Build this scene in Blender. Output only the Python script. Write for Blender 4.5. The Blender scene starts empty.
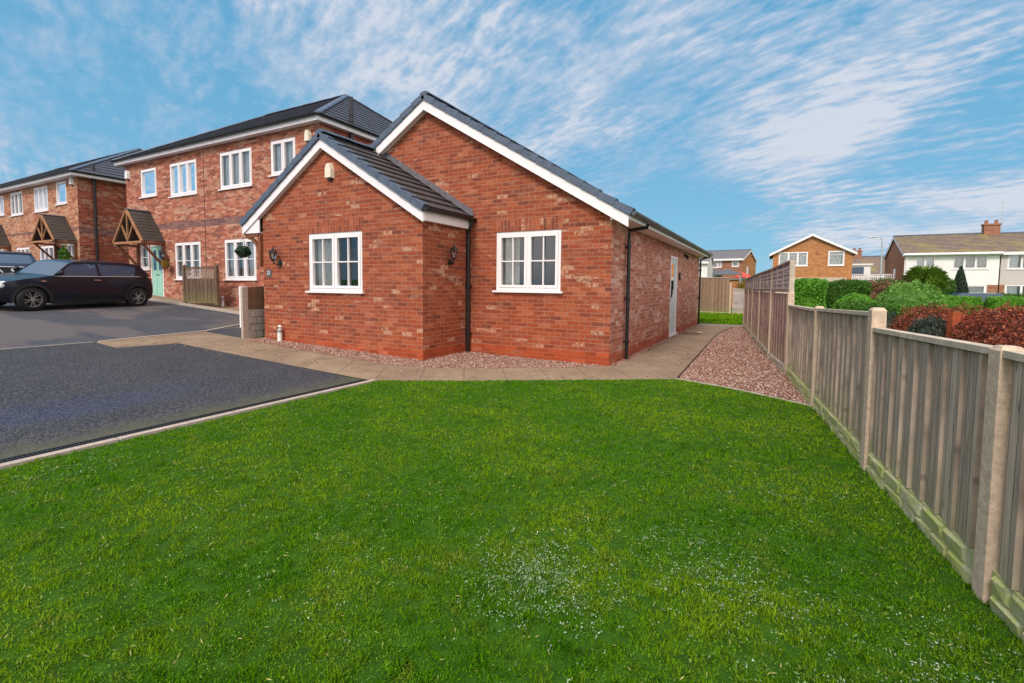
import bpy, bmesh, math, random
import numpy as np
from mathutils import Vector, Matrix, noise as mnoise
random.seed(7); rng = np.random.default_rng(7)
PI = math.pi; rad = math.radians
scn = bpy.context.scene
COL = scn.collection

# ------------------------------------------------------------------ terrain
def sp(t): return t if t > 15 else math.log1p(math.exp(t * 1.5)) / 1.5
def gz(x, y=0.0): return .03 * sp(-(x + 1.8)) + .03 * sp(-(x + 8)) - .045 * sp(-(x + 21)) - .008 * sp(x - 5)
XB = [-400, -200, -120, -80, -60, -50, -45] + [round(-40 + .5 * i, 2) for i in range(141)] + [35, 40, 50, 70, 100, 200, 400]

# ------------------------------------------------------------------ materials
MATS = {}
class NT:
    def __init__(s, name, rough=.8, spec=.3):
        s.m = bpy.data.materials.new(name); s.m.use_nodes = True
        s.t = s.m.node_tree; s.n = s.t.nodes; s.l = s.t.links
        s.b = s.n['Principled BSDF']; s.out = s.n['Material Output']
        s.b.inputs['Roughness'].default_value = rough
        s.b.inputs['Specular IOR Level'].default_value = spec
        s.tc = s.n.new('ShaderNodeTexCoord')
        MATS[name] = s.m
    def new(s, t, **k):
        n = s.n.new(t)
        for a, b in k.items(): setattr(n, a, b)
        return n
    def set(s, n, i, v):
        if isinstance(v, bpy.types.NodeSocket): s.l.new(v, n.inputs[i])
        else: n.inputs[i].default_value = v
    def math(s, op, a, b=0.0, c=None, clamp=False):
        n = s.new('ShaderNodeMath', operation=op, use_clamp=clamp)
        s.set(n, 0, a); s.set(n, 1, b)
        if c is not None: s.set(n, 2, c)
        return n.outputs[0]
    def noise(s, scale, detail=3, rough=.5, vec=None, dim='3D'):
        n = s.new('ShaderNodeTexNoise', noise_dimensions=dim)
        n.inputs['Scale'].default_value = scale; n.inputs['Detail'].default_value = detail
        n.inputs['Roughness'].default_value = rough
        s.l.new(vec if vec is not None else s.tc.outputs['Object'], n.inputs['Vector'])
        return n.outputs['Fac']
    def ramp(s, fac, stops, interp='LINEAR'):
        n = s.new('ShaderNodeValToRGB'); n.color_ramp.interpolation = interp
        cr = n.color_ramp
        while len(cr.elements) < len(stops): cr.elements.new(.5)
        for e, (p, c) in zip(cr.elements, stops):
            e.position = p; e.color = (*c, 1) if len(c) == 3 else c
        s.set(n, 0, fac); return n.outputs[0]
    def mr(s, v, a, b, c=0., d=1.):
        n = s.new('ShaderNodeMapRange'); s.set(n, 0, v)
        for i, q in enumerate((a, b, c, d)): n.inputs[i + 1].default_value = q
        return n.outputs[0]
    def mix(s, f, a, b, mode='MIX'):
        n = s.new('ShaderNodeMix', data_type='RGBA', blend_type=mode)
        s.set(n, 0, f)
        for i, v in ((6, a), (7, b)):
            if isinstance(v, tuple): v = (*v, 1) if len(v) == 3 else v
            s.set(n, i, v)
        return n.outputs[2]
    def comb(s, x, y, z=0.0):
        n = s.new('ShaderNodeCombineXYZ'); s.set(n, 0, x); s.set(n, 1, y); s.set(n, 2, z); return n.outputs[0]
    def sep(s, v):
        n = s.new('ShaderNodeSeparateXYZ'); s.l.new(v, n.inputs[0]); return n.outputs
    def col(s, c): s.set(s.b, 'Base Color', (*c, 1) if isinstance(c, tuple) else c)
    def bump(s, h, strength=.5, dist=.01):
        n = s.new('ShaderNodeBump'); n.inputs['Strength'].default_value = strength; n.inputs['Distance'].default_value = dist
        s.l.new(h, n.inputs['Height']); s.l.new(n.outputs[0], s.b.inputs['Normal'])

def plain(name, c, rough=.6, spec=.3, var=.12, scale=6., bump=0., metal=0.):
    m = NT(name, rough, spec)
    f = m.noise(scale, 4, .6)
    a = tuple(max(0, x * (1 - var)) for x in c); b = tuple(x * (1 + var) for x in c)
    m.col(m.ramp(f, [(.3, a), (.7, b)]))
    m.b.inputs['Metallic'].default_value = metal
    if bump: m.bump(m.noise(scale * 8, 3), bump, .01)
    return m.m

def wall_uv(m):
    s = m.sep(m.tc.outputs['Object']); g = m.new('ShaderNodeTexCoord')
    n = m.sep(m.tc.outputs['Normal'])
    ax = m.math('GREATER_THAN', m.math('ABSOLUTE', n[0]), .6)
    mx = m.new('ShaderNodeMix', data_type='FLOAT'); m.set(mx, 0, ax); m.set(mx, 2, s[0]); m.set(mx, 3, s[1])
    return mx.outputs[0], s[2]

def brick(name, stops, mortar=(.36, .20, .135), cream=.10, creamcol=(.62, .40, .27), base_z=None, basecol=(.40, .068, .022), soldier=False, rowh=.075, patch=.62, band=None):
    m = NT(name, .88, .2)
    u, v = wall_uv(m)
    if soldier: u, v = v, u
    w = .225
    vr = m.math('DIVIDE', v, rowh); row = m.math('FLOOR', vr)
    ur = m.math('ADD', m.math('DIVIDE', u, w), m.math('MULTIPLY', m.math('MODULO', m.math('ABSOLUTE', row), 2), .5))
    colm = m.math('FLOOR', ur)
    fx = m.math('FRACT', ur); fy = m.math('FRACT', vr)
    wn = m.new('ShaderNodeTexWhiteNoise', noise_dimensions='2D'); m.l.new(m.comb(colm, row), wn.inputs['Vector'])
    wn2 = m.new('ShaderNodeTexWhiteNoise', noise_dimensions='2D'); m.l.new(m.comb(m.math('ADD', colm, 71.3), m.math('ADD', row, 13.7)), wn2.inputs['Vector'])
    base = m.ramp(wn.outputs[0], stops)
    # dark and cream patches come in clusters along the courses
    cl = m.noise(1., 2, .5, m.comb(m.math('MULTIPLY', u, .9), m.math('MULTIPLY', v, 3.2), 3.1))
    cr = m.math('MULTIPLY', m.math('GREATER_THAN', cl, patch - .02), m.math('LESS_THAN', wn2.outputs[0], cream * 3.2))
    cr = m.math('MAXIMUM', cr, m.math('LESS_THAN', wn2.outputs[0], cream * .28))
    blot = m.mr(m.noise(16., 2), .36, .56)
    base = m.mix(m.math('MULTIPLY', m.math('MULTIPLY', cr, blot), .65), base, creamcol)
    cd = m.noise(1., 2, .5, m.comb(m.math('MULTIPLY', u, .8), m.math('MULTIPLY', v, 3.6), 9.4))
    dk = m.math('MULTIPLY', m.math('GREATER_THAN', cd, .58), m.math('GREATER_THAN', wn2.outputs[0], .62))
    base = m.mix(m.math('MULTIPLY', dk, .42), base, (.17, .055, .042))
    base = m.mix(.9, base, m.ramp(m.noise(1., 4, .75, m.comb(m.math('MULTIPLY', u, 22.), m.math('MULTIPLY', v, 45.), 2.)), [(.3, (.55, .52, .50)), (.5, (1., 1., 1.)), (.7, (1.35, 1.4, 1.4))]), 'MULTIPLY')
    base = m.mix(m.mr(m.noise(1., 5, .7, m.comb(m.math('MULTIPLY', u, 3.), m.math('MULTIPLY', v, 9.), 6.)), .52, .70, 0, .45), base, (.52, .27, .18))
    base = m.mix(m.mr(m.noise(.5, 3), .35, .7, 0, .25), base, (.27, .10, .07))
    mo = m.math('MAXIMUM', m.math('LESS_THAN', fx, .045), m.math('LESS_THAN', fy, .14))
    mcol = m.mix(m.noise(3.), tuple(c * .8 for c in mortar), tuple(c * 1.15 for c in mortar))
    if base_z is not None:
        z = m.sep(m.tc.outputs['Object'])[2]
        bz = m.math('LESS_THAN', z, base_z)
        fade = m.mr(m.math('ADD', z, m.math('MULTIPLY', m.noise(2.5), .5)), base_z + .1, base_z + .75, .6, 0)
        base = m.mix(m.math('MULTIPLY', fade, .5), base, basecol)
        base = m.mix(m.math('MULTIPLY', bz, .6), base, m.mix(wn.outputs[0], tuple(c * .7 for c in basecol), tuple(min(1, c * 1.2) for c in basecol)))
        mcol = m.mix(m.math('MULTIPLY', bz, .6), mcol, basecol)
    if band:
        z = m.sep(m.tc.outputs['Object'])[2]
        bb = m.math('MULTIPLY', m.math('GREATER_THAN', z, band[0]), m.math('LESS_THAN', z, band[1]))
        base = m.mix(bb, base, m.mix(wn.outputs[0], (.10, .055, .06), (.27, .13, .12)))
    m.col(m.mix(m.math('MULTIPLY', mo, .85), base, mcol))
    h = m.math('ADD', m.math('MULTIPLY', m.math('SUBTRACT', 1., mo), .8), m.math('MULTIPLY', m.noise(60., 3), .4))
    m.bump(h, .6, .006)
    return m.m

RED = [(0, (.16, .038, .022)), (.12, (.245, .050, .025)), (.5, (.305, .060, .024)), (.85, (.35, .078, .031)), (1, (.42, .12, .058))]
M = {}
M['brick'] = brick('red_brick', RED, base_z=.225)
M['brick_soldier'] = brick('red_brick_soldier', RED, cream=.05, soldier=True, rowh=.075)
M['brick_pale'] = brick('haze_paled_red_brick', [(0, (.30, .10, .075)), (.2, (.40, .13, .09)), (.55, (.46, .17, .115)), (.85, (.51, .22, .155)), (1, (.58, .31, .24))], cream=.14, creamcol=(.72, .56, .48), patch=.56, mortar=(.50, .32, .26), base_z=.20)  # side wall's bright haze painted into a paler, pinker brick colour
M['brick_b'] = brick('mottled_red_brick', [(0, (.19, .06, .05)), (.4, (.36, .10, .065)), (.75, (.46, .15, .09)), (1, (.55, .24, .16))], cream=.17, creamcol=(.60, .42, .30), patch=.55, base_z=.0, band=(3.30, 3.55))
M['brick_c'] = brick('mottled_orange_brick', [(0, (.22, .09, .06)), (.4, (.42, .16, .09)), (.75, (.5, .2, .11)), (1, (.58, .32, .2))], cream=.22, creamcol=(.62, .45, .3), patch=.5, band=(3.66, 3.8))
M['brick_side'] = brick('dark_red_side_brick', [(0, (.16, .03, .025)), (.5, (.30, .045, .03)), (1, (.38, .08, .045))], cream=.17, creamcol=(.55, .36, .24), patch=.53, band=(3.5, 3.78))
M['brick_orange'] = brick('orange_brick', [(0, (.42, .16, .055)), (.5, (.50, .20, .075)), (1, (.56, .25, .1))], mortar=(.45, .25, .13), cream=.0, patch=2)
M['brick_brown'] = brick('brown_brick', [(0, (.25, .10, .06)), (.5, (.34, .15, .09)), (1, (.42, .2, .12))], cream=.0, patch=2)
M['upvc'] = plain('white_upvc', (.86, .80, .82), .35, .5, .02)
M['fascia'] = plain('white_fascia_board', (.84, .79, .83), .4, .5, .03)
M['blackplastic'] = plain('black_plastic', (.012, .012, .014), .35, .5, .1)
M['blackmetal'] = plain('black_painted_metal', (.015, .015, .017), .4, .5, .1)
M['verge'] = plain('slate_blue_verge', (.085, .11, .165), .5, .4, .2, 9)
M['lead'] = plain('lead_flashing', (.13, .115, .135), .6, .4, .25, 8, .3)
M['oak'] = plain('orange_stained_timber', (.20, .075, .035), .55, .3, .3, 5, .2)
M['oakpale'] = plain('pale_stained_timber', (.36, .175, .085), .6, .3, .25, 5, .2)
M['conc'] = None
M['green_door'] = plain('pale_green_door', (.33, .60, .48), .4, .4, .05)
M['white_door'] = plain('white_grey_door', (.55, .62, .65), .4, .4, .05)
M['cream'] = plain('cream_plastic', (.78, .70, .56), .5, .4, .04)
M['whiteplastic'] = plain('white_plastic', (.8, .8, .78), .5, .4, .04)
M['darkroom'] = plain('dark_interior', (.03, .03, .04), .9, .1)
M['curtain'] = plain('grey_curtain', (.72, .70, .66), .9, .1, .2, 2)
M['curtain_w'] = plain('white_blind', (.86, .87, .88), .9, .1, .08, 3)
M['render_w'] = plain('white_render', (.82, .78, .78), .8, .2, .04, 1)
M['render_g'] = plain('grey_render', (.55, .49, .47), .85, .2, .06, 1)
M['stone'] = plain('pink_grey_stone', (.52, .42, .36), .8, .2, .15, 2)
M['plate'] = plain('slate_plate', (.10, .11, .12), .4, .4, .1)
M['chrome'] = plain('chrome', (.75, .76, .78), .18, .5, .02, metal=1)
M['tyre'] = plain('tyre_rubber', (.016, .016, .017), .8, .3)
M['trim'] = plain('black_arch_trim', (.02, .02, .022), .6, .3)
M['rimgrey'] = plain('alloy_grey', (.42, .42, .43), .35, .5, .05, metal=.6)
M['mat'] = plain('brown_doormat', (.16, .10, .07), .95, .1, .3, 30)
M['bark'] = plain('bark', (.13, .09, .065), .9, .1, .3, 10, .4)
M['steel'] = plain('galvanised_steel', (.45, .47, .5), .5, .5, .08, metal=.3)
M['terracotta'] = plain('terracotta_pot', (.34, .13, .07), .8, .2)
M['tarp_w'] = plain('white_canvas', (.75, .78, .84), .7, .3)
M['tarp_d'] = plain('dark_canvas', (.10, .11, .13), .7, .3)
M['redcanvas'] = plain('red_canvas', (.60, .07, .05), .7, .3)

def conc(name, c, moss=0.):
    m = NT(name, .85, .2)
    f = m.noise(26, 4, .7)
    cc = m.ramp(f, [(.3, tuple(x * .72 for x in c)), (.7, tuple(x * 1.12 for x in c))])
    cc = m.mix(m.mr(m.noise(90, 2), .62, .7), cc, tuple(x * .55 for x in c))
    if moss:
        cc = m.mix(m.math('MULTIPLY', m.mr(m.noise(9, 6, .75), .40, .60), moss), cc, (.34, .38, .09))
    m.col(cc); m.bump(f, .5, .006)
    return m.m
M['conc'] = conc('speckled_concrete_post', (.60, .455, .345))
M['kick'] = conc('mossy_gravel_board', (.46, .44, .28), .85)
M['kerb'] = conc('concrete_kerb', (.46, .38, .33))
M['kerb2'] = conc('pale_edging', (.50, .44, .38), .2)

def wood(name, c, c2, bw=.088, vert=True):
    m = NT(name, .85, .15)
    s = m.sep(m.tc.outputs['Object'])
    a, b = (s[0], s[2]) if vert else (s[2], s[0])
    bid = m.math('FLOOR', m.math('DIVIDE', a, bw))
    wn = m.new('ShaderNodeTexWhiteNoise', noise_dimensions='1D'); m.set(wn, 'W', bid)
    gr = m.noise(1, 4, .65, m.comb(m.math('MULTIPLY', a, 70), m.math('MULTIPLY', b, 3.), bid))
    vo = m.new('ShaderNodeTexVoronoi'); vo.inputs['Scale'].default_value = 1.; m.l.new(m.comb(m.math('MULTIPLY', a, 9.5), m.math('MULTIPLY', b, 5.), m.math('MULTIPLY', bid, 3.7)), vo.inputs['Vector'])
    kn = m.mr(vo.outputs['Distance'], .16, .07)
    cc = m.ramp(gr, [(.28, tuple(x * .42 for x in c)), (.5, tuple(x * .9 for x in c)), (.72, tuple(x * 1.15 for x in c))])
    cc = m.mix(wn.outputs[0], cc, m.ramp(gr, [(.28, tuple(x * .42 for x in c2)), (.72, tuple(x * 1.15 for x in c2))]))
    cc = m.mix(m.math('MULTIPLY', kn, .7), cc, tuple(x * .3 for x in c2))
    gap = m.math('LESS_THAN', m.math('FRACT', m.math('DIVIDE', a, bw)), .09)
    cc = m.mix(m.math('MULTIPLY', gap, .6), cc, (.05, .038, .03))
    z = s[2]
    mo = m.mr(m.math('ADD', z, m.math('MULTIPLY', m.noise(5), .5)), .35, .75, .5, 0)
    cc = m.mix(m.math('MULTIPLY', mo, .55), cc, (.26, .30, .09))
    m.col(cc); m.bump(gr, .5, .004)
    return m.m
M['fence'] = wood('weathered_fence_board', (.58, .45, .365), (.43, .335, .275))
M['fence_far'] = wood('brown_fence_board', (.38, .25, .17), (.28, .17, .12))
M['fence_up'] = wood('grey_lap_board', (.60, .49, .47), (.50, .41, .39), .09, False)
M['fence_dark'] = wood('dark_plum_board', (.46, .30, .26), (.36, .235, .205), .14)
M['rail'] = plain('weathered_cap_rail', (.50, .42, .34), .85, .15, .25, 12, .3)
M['gatewood'] = wood('brown_gate_board', (.20, .125, .09), (.15, .095, .07), .09)

def roofmat(name, c, c2=None, joint=.3, moss=0., mossc=(.16, .2, .03)):
    m = NT(name, .62, .35)
    f = m.noise(5, 4, .6)
    c2 = c2 or tuple(x * .6 for x in c)
    cc = m.ramp(f, [(.3, c2), (.7, c)])
    u, v = wall_uv(m)
    if moss:
        cc = m.mix(m.math('MULTIPLY', m.mr(m.noise(.55, 4, .7), .48, .62), moss), cc, mossc)
    m.col(cc); m.bump(m.noise(40, 2), .3, .004)
    return m.m
M['roof'] = roofmat('dark_grey_roof_tile', (.085, .075, .078), (.05, .042, .045))
M['roof_b'] = roofmat('blue_grey_roof_tile', (.075, .08, .105), (.05, .05, .07))
M['roof_canopy'] = roofmat('brown_canopy_tile', (.075, .058, .05), (.045, .036, .033))
M['roof_moss'] = roofmat('mossy_brown_roof_tile', (.25, .18, .145), (.14, .10, .085), moss=.6, mossc=(.30, .25, .07))
M['roof_far'] = roofmat('grey_far_roof_tile', (.22, .21, .22), (.16, .15, .16))

def glassmat(name, refl=.07, tint=(.9, .95, 1)):
    m = NT(name)
    g = m.new('ShaderNodeBsdfGlossy'); g.inputs['Roughness'].default_value = .015
    tr = m.new('ShaderNodeBsdfTransparent'); tr.inputs[0].default_value = (.96, .97, .97, 1)
    fr = m.new('ShaderNodeFresnel'); fr.inputs[0].default_value = 1.5
    f = m.math('ADD', m.math('MULTIPLY', fr.outputs[0], 1.15), refl, clamp=True)
    g.inputs[0].default_value = (*tint, 1)
    bp = m.new('ShaderNodeBump'); bp.inputs['Strength'].default_value = .04; bp.inputs['Distance'].default_value = .02
    m.l.new(m.noise(2.2, 1), bp.inputs['Height']); m.l.new(bp.outputs[0], g.inputs['Normal'])
    mx = m.new('ShaderNodeMixShader'); m.l.new(f, mx.inputs[0]); m.l.new(tr.outputs[0], mx.inputs[1]); m.l.new(g.outputs[0], mx.inputs[2])
    m.l.new(mx.outputs[0], m.out.inputs[0])
    return m.m
M['glass'] = glassmat('window_glass')
M['glass_refl'] = glassmat('coated_window_glass', .88)
M['glass_lo'] = glassmat('clear_glass', .03)
def carpaint(name, c):
    m = NT(name, .28, .5); m.col(c); m.b.inputs['Specular IOR Level'].default_value = .3; m.b.inputs['Coat Weight'].default_value = .22; m.b.inputs['Coat Roughness'].default_value = .04
    return m.m
M['carblack'] = carpaint('dark_plum_car_paint', (.007, .008, .018))
M['carblue'] = carpaint('navy_car_paint', (.012, .018, .06))
M['carglass'] = NT('car_glass', .03, .8).m
MATS['car_glass'].node_tree.nodes['Principled BSDF'].inputs['Base Color'].default_value = (.035, .065, .12, 1)
M['headlamp'] = NT('headlamp_glass', .08, .8).m
MATS['headlamp_glass'].node_tree.nodes['Principled BSDF'].inputs['Base Color'].default_value = (.6, .63, .66, 1)

def leaf(name, stops, trans=.25, scale=30., rough=.55):
    m = NT(name, rough, .3)
    wn = m.new('ShaderNodeTexWhiteNoise', noise_dimensions='3D')
    sn = m.new('ShaderNodeVectorMath', operation='SNAP'); m.l.new(m.tc.outputs['Object'], sn.inputs[0]); sn.inputs[1].default_value = (1 / scale,) * 3
    m.l.new(sn.outputs[0], wn.inputs['Vector'])
    f = m.math('ADD', m.math('MULTIPLY', wn.outputs[0], .5), m.math('MULTIPLY', m.noise(2.2, 3), .5))
    c = m.ramp(f, stops); m.col(c)
    tr = m.new('ShaderNodeBsdfTranslucent'); m.l.new(c, tr.inputs[0])
    mx = m.new('ShaderNodeMixShader'); mx.inputs[0].default_value = trans
    m.l.new(m.b.outputs[0], mx.inputs[1]); m.l.new(tr.outputs[0], mx.inputs[2]); m.l.new(mx.outputs[0], m.out.inputs[0])
    return m.m
M['hedge_bright'] = leaf('bright_green_leaf', [(.2, (.05, .17, .01)), (.5, (.12, .33, .02)), (.8, (.24, .48, .05))])
M['hedge_dark'] = leaf('dark_green_leaf', [(.2, (.025, .08, .008)), (.6, (.075, .19, .018)), (.85, (.14, .27, .03))])
M['yew'] = leaf('yew_leaf', [(.2, (.008, .02, .01)), (.6, (.02, .042, .018)), (.9, (.035, .06, .025))], .1)
M['bushleaf'] = leaf('fresh_green_leaf', [(.2, (.06, .17, .02)), (.5, (.15, .34, .05)), (.8, (.32, .50, .13))])
M['palmleaf'] = leaf('cordyline_leaf', [(.2, (.10, .19, .02)), (.5, (.2, .36, .04)), (.8, (.34, .48, .08))])
M['redleaf'] = leaf('copper_red_leaf', [(.22, (.025, .018, .012)), (.40, (.13, .03, .018)), (.58, (.30, .055, .028)), (.74, (.44, .13, .06)), (.88, (.55, .30, .18))], .25, 26)
M['darkleaf'] = leaf('dark_privet_leaf', [(.25, (.012, .02, .015)), (.5, (.035, .05, .035)), (.8, (.12, .13, .10))], .1, 26)
M['twig'] = leaf('bare_twig', [(.2, (.10, .05, .03)), (.6, (.22, .11, .06)), (.9, (.32, .18, .09))], .1)
M['yellowleaf'] = leaf('yellow_shrub_leaf', [(.2, (.16, .09, .01)), (.6, (.32, .2, .03)), (.9, (.42, .3, .06))])
M['basketleaf'] = leaf('basket_leaf', [(.2, (.006, .02, .008)), (.6, (.02, .06, .02)), (.9, (.05, .1, .03))], .1)

M['flint'] = leaf('pale_clover_leaf', [(.25, (.12, .24, .07)), (.5, (.27, .39, .20)), (.78, (.55, .63, .52))], .2, 90)
def blade():
    m = NT('grass_blade', .7, .05)
    p = m.tc.outputs['Object']
    big = m.noise(.9, 3, .6); mid = m.noise(6., 3, .6); fine = m.noise(170., 1)
    c = m.ramp(fine, [(.30, (.030, .11, .002)), (.5, (.088, .255, .003)), (.68, (.18, .41, .008))])
    c = m.mix(m.mr(big, .40, .60, 0, .85), c, (.25, .39, .012))
    c = m.mix(m.mr(mid, .55, .72, 0, .65), c, (.32, .34, .05))
    c = m.mix(m.mr(m.noise(1.7, 5, .75), .50, .66, 0, .8), c, (.045, .17, .004))
    c = m.mix(m.mr(m.noise(11, 3, .7), .60, .72, 0, .6), c, (.05, .12, .006))
    m.col(c)
    tr = m.new('ShaderNodeBsdfTranslucent'); m.l.new(c, tr.inputs[0])
    mx = m.new('ShaderNodeMixShader'); mx.inputs[0].default_value = .35
    m.l.new(m.b.outputs[0], mx.inputs[1]); m.l.new(tr.outputs[0], mx.inputs[2]); m.l.new(mx.outputs[0], m.out.inputs[0])
    return m.m
M['blade'] = blade()
def ground(name, stops, sc, extra=None, rough=.95, bump=.6, bd=.02, spec=.15):
    m = NT(name, rough, spec); f = m.noise(sc, 6, .7)
    c = m.ramp(f, stops)
    if extra: c = extra(m, c)
    m.col(c)
    if bump: m.bump(m.noise(sc * 6, 4, .7), bump, bd)
    return m.m
M['turf'] = ground('lawn_soil', [(.3, (.018, .055, .004)), (.55, (.035, .10, .005)), (.8, (.07, .16, .01))], 14)
M['garden'] = ground('garden_grass', [(.3, (.03, .09, .012)), (.55, (.06, .16, .02)), (.8, (.11, .2, .04))], 1.5)
def tar_extra(m, c):
    g = m.math('ADD', m.math('MULTIPLY', m.noise(85, 2, .8), .7), m.math('MULTIPLY', m.noise(32, 2, .7), .3))
    c = m.mix(m.mr(g, .51, .58, 0, .8), c, (.155, .152, .16)); c = m.mix(m.mr(g, .48, .42, 0, .9), c, (.012, .013, .02))
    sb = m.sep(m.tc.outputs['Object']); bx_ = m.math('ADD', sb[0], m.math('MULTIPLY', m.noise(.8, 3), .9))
    c = m.mix(m.math('MULTIPLY', m.mr(bx_, -3.3, -2.8, .3, 0), m.math('MULTIPLY', m.mr(bx_, -4.2, -3.4, 0, 1), m.mr(sb[1], -5.6, -4.2, 1, .1))), c, (.03, .048, .13))  # blue sky sheen painted into the tarmac colour as a band
    s = m.sep(m.tc.outputs['Object'])
    c = m.mix(m.mr(m.math('ADD', s[0], m.math('MULTIPLY', m.noise(3, 4), .5)), -2.75, -2.15, 0, .75), c, (.10, .10, .055))
    return c
M['tarmac'] = ground('dark_tarmac', [(.3, (.017, .019, .027)), (.7, (.034, .037, .050))], 1.3, tar_extra, .8, .5, .008, .2)
def road_extra(m, c):
    f = m.noise(1, 3, .5, m.comb(m.math('MULTIPLY', m.sep(m.tc.outputs['Object'])[0], .25), m.math('MULTIPLY', m.sep(m.tc.outputs['Object'])[1], .6)))
    c = m.mix(m.mr(f, .50, .56, 0, .7), c, (.12, .10, .10))
    return m.mix(m.mr(m.noise(60, 3, .8), .5, .68, 0, .5), c, (.18, .16, .17))
M['road'] = ground('grey_tarmac', [(.3, (.04, .045, .06)), (.7, (.065, .068, .085))], 1.2, road_extra, .8, .4, .006, .2)
def paving():
    m = NT('buff_paving', .85, .2)
    s = m.sep(m.tc.outputs['Object'])
    # slabs laid along the front of the house and down its side
    a = m.math('FRACT', m.math('DIVIDE', m.math('ADD', m.math('MULTIPLY', s[0], .83), m.math('MULTIPLY', s[1], .56)), .62))
    b = m.math('FRACT', m.math('DIVIDE', m.math('SUBTRACT', m.math('MULTIPLY', s[1], .83), m.math('MULTIPLY', s[0], .56)), .62))
    jt = m.math('MAXIMUM', m.math('LESS_THAN', a, .018), m.math('LESS_THAN', b, .015))
    c = m.ramp(m.noise(2.2, 6, .7), [(.3, (.19, .13, .09)), (.55, (.29, .21, .145)), (.8, (.37, .275, .195))])
    c = m.mix(m.mr(m.noise(1.1, 5, .7), .50, .66, 0, .7), c, (.17, .105, .075))
    c = m.mix(m.mr(m.noise(6, 4, .7), .58, .70, 0, .5), c, (.13, .12, .06))
    c = m.mix(m.mr(m.noise(70, 3, .7), .55, .75, 0, .4), c, (.12, .09, .07))
    c = m.mix(m.math('MULTIPLY', jt, .75), c, (.06, .05, .035))
    m.col(c); m.bump(m.math('SUBTRACT', m.noise(50, 4), m.math('MULTIPLY', jt, 1.)), .5, .006)
    return m.m
M['paving'] = paving()
def gravel():
    m = NT('pink_gravel', .85, .2)
    v = m.new('ShaderNodeTexVoronoi'); v.inputs['Scale'].default_value = 42; m.l.new(m.tc.outputs['Object'], v.inputs['Vector'])
    wn = m.new('ShaderNodeTexWhiteNoise', noise_dimensions='3D'); m.l.new(v.outputs['Color'], wn.inputs['Vector'])
    c = m.ramp(wn.outputs[0], [(0, (.13, .058, .04)), (.3, (.28, .14, .10)), (.6, (.39, .215, .16)), (.85, (.52, .34, .275)), (1, (.62, .50, .43))])
    c = m.mix(m.mr(v.outputs['Distance'], .35, .75, 0, .7), c, (.10, .05, .04))
    m.col(c); m.bump(m.math('SUBTRACT', 1., v.outputs['Distance']), .9, .02)
    return m.m
M['gravel'] = gravel()
def stonemat():
    m = NT('gravel_stone', .8, .25)
    sn = m.new('ShaderNodeVectorMath', operation='SNAP'); m.l.new(m.tc.outputs['Object'], sn.inputs[0]); sn.inputs[1].default_value = (.03,) * 3
    wn = m.new('ShaderNodeTexWhiteNoise', noise_dimensions='3D'); m.l.new(sn.outputs[0], wn.inputs['Vector'])
    m.col(m.ramp(wn.outputs[0], [(0, (.14, .06, .04)), (.3, (.29, .14, .105)), (.6, (.40, .22, .17)), (.85, (.54, .36, .30)), (1, (.63, .52, .46))]))
    return m.m
M['stone_g'] = stonemat()
M['drain'] = plain('black_drain_grate', (.02, .02, .024), .5, .4)

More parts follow.
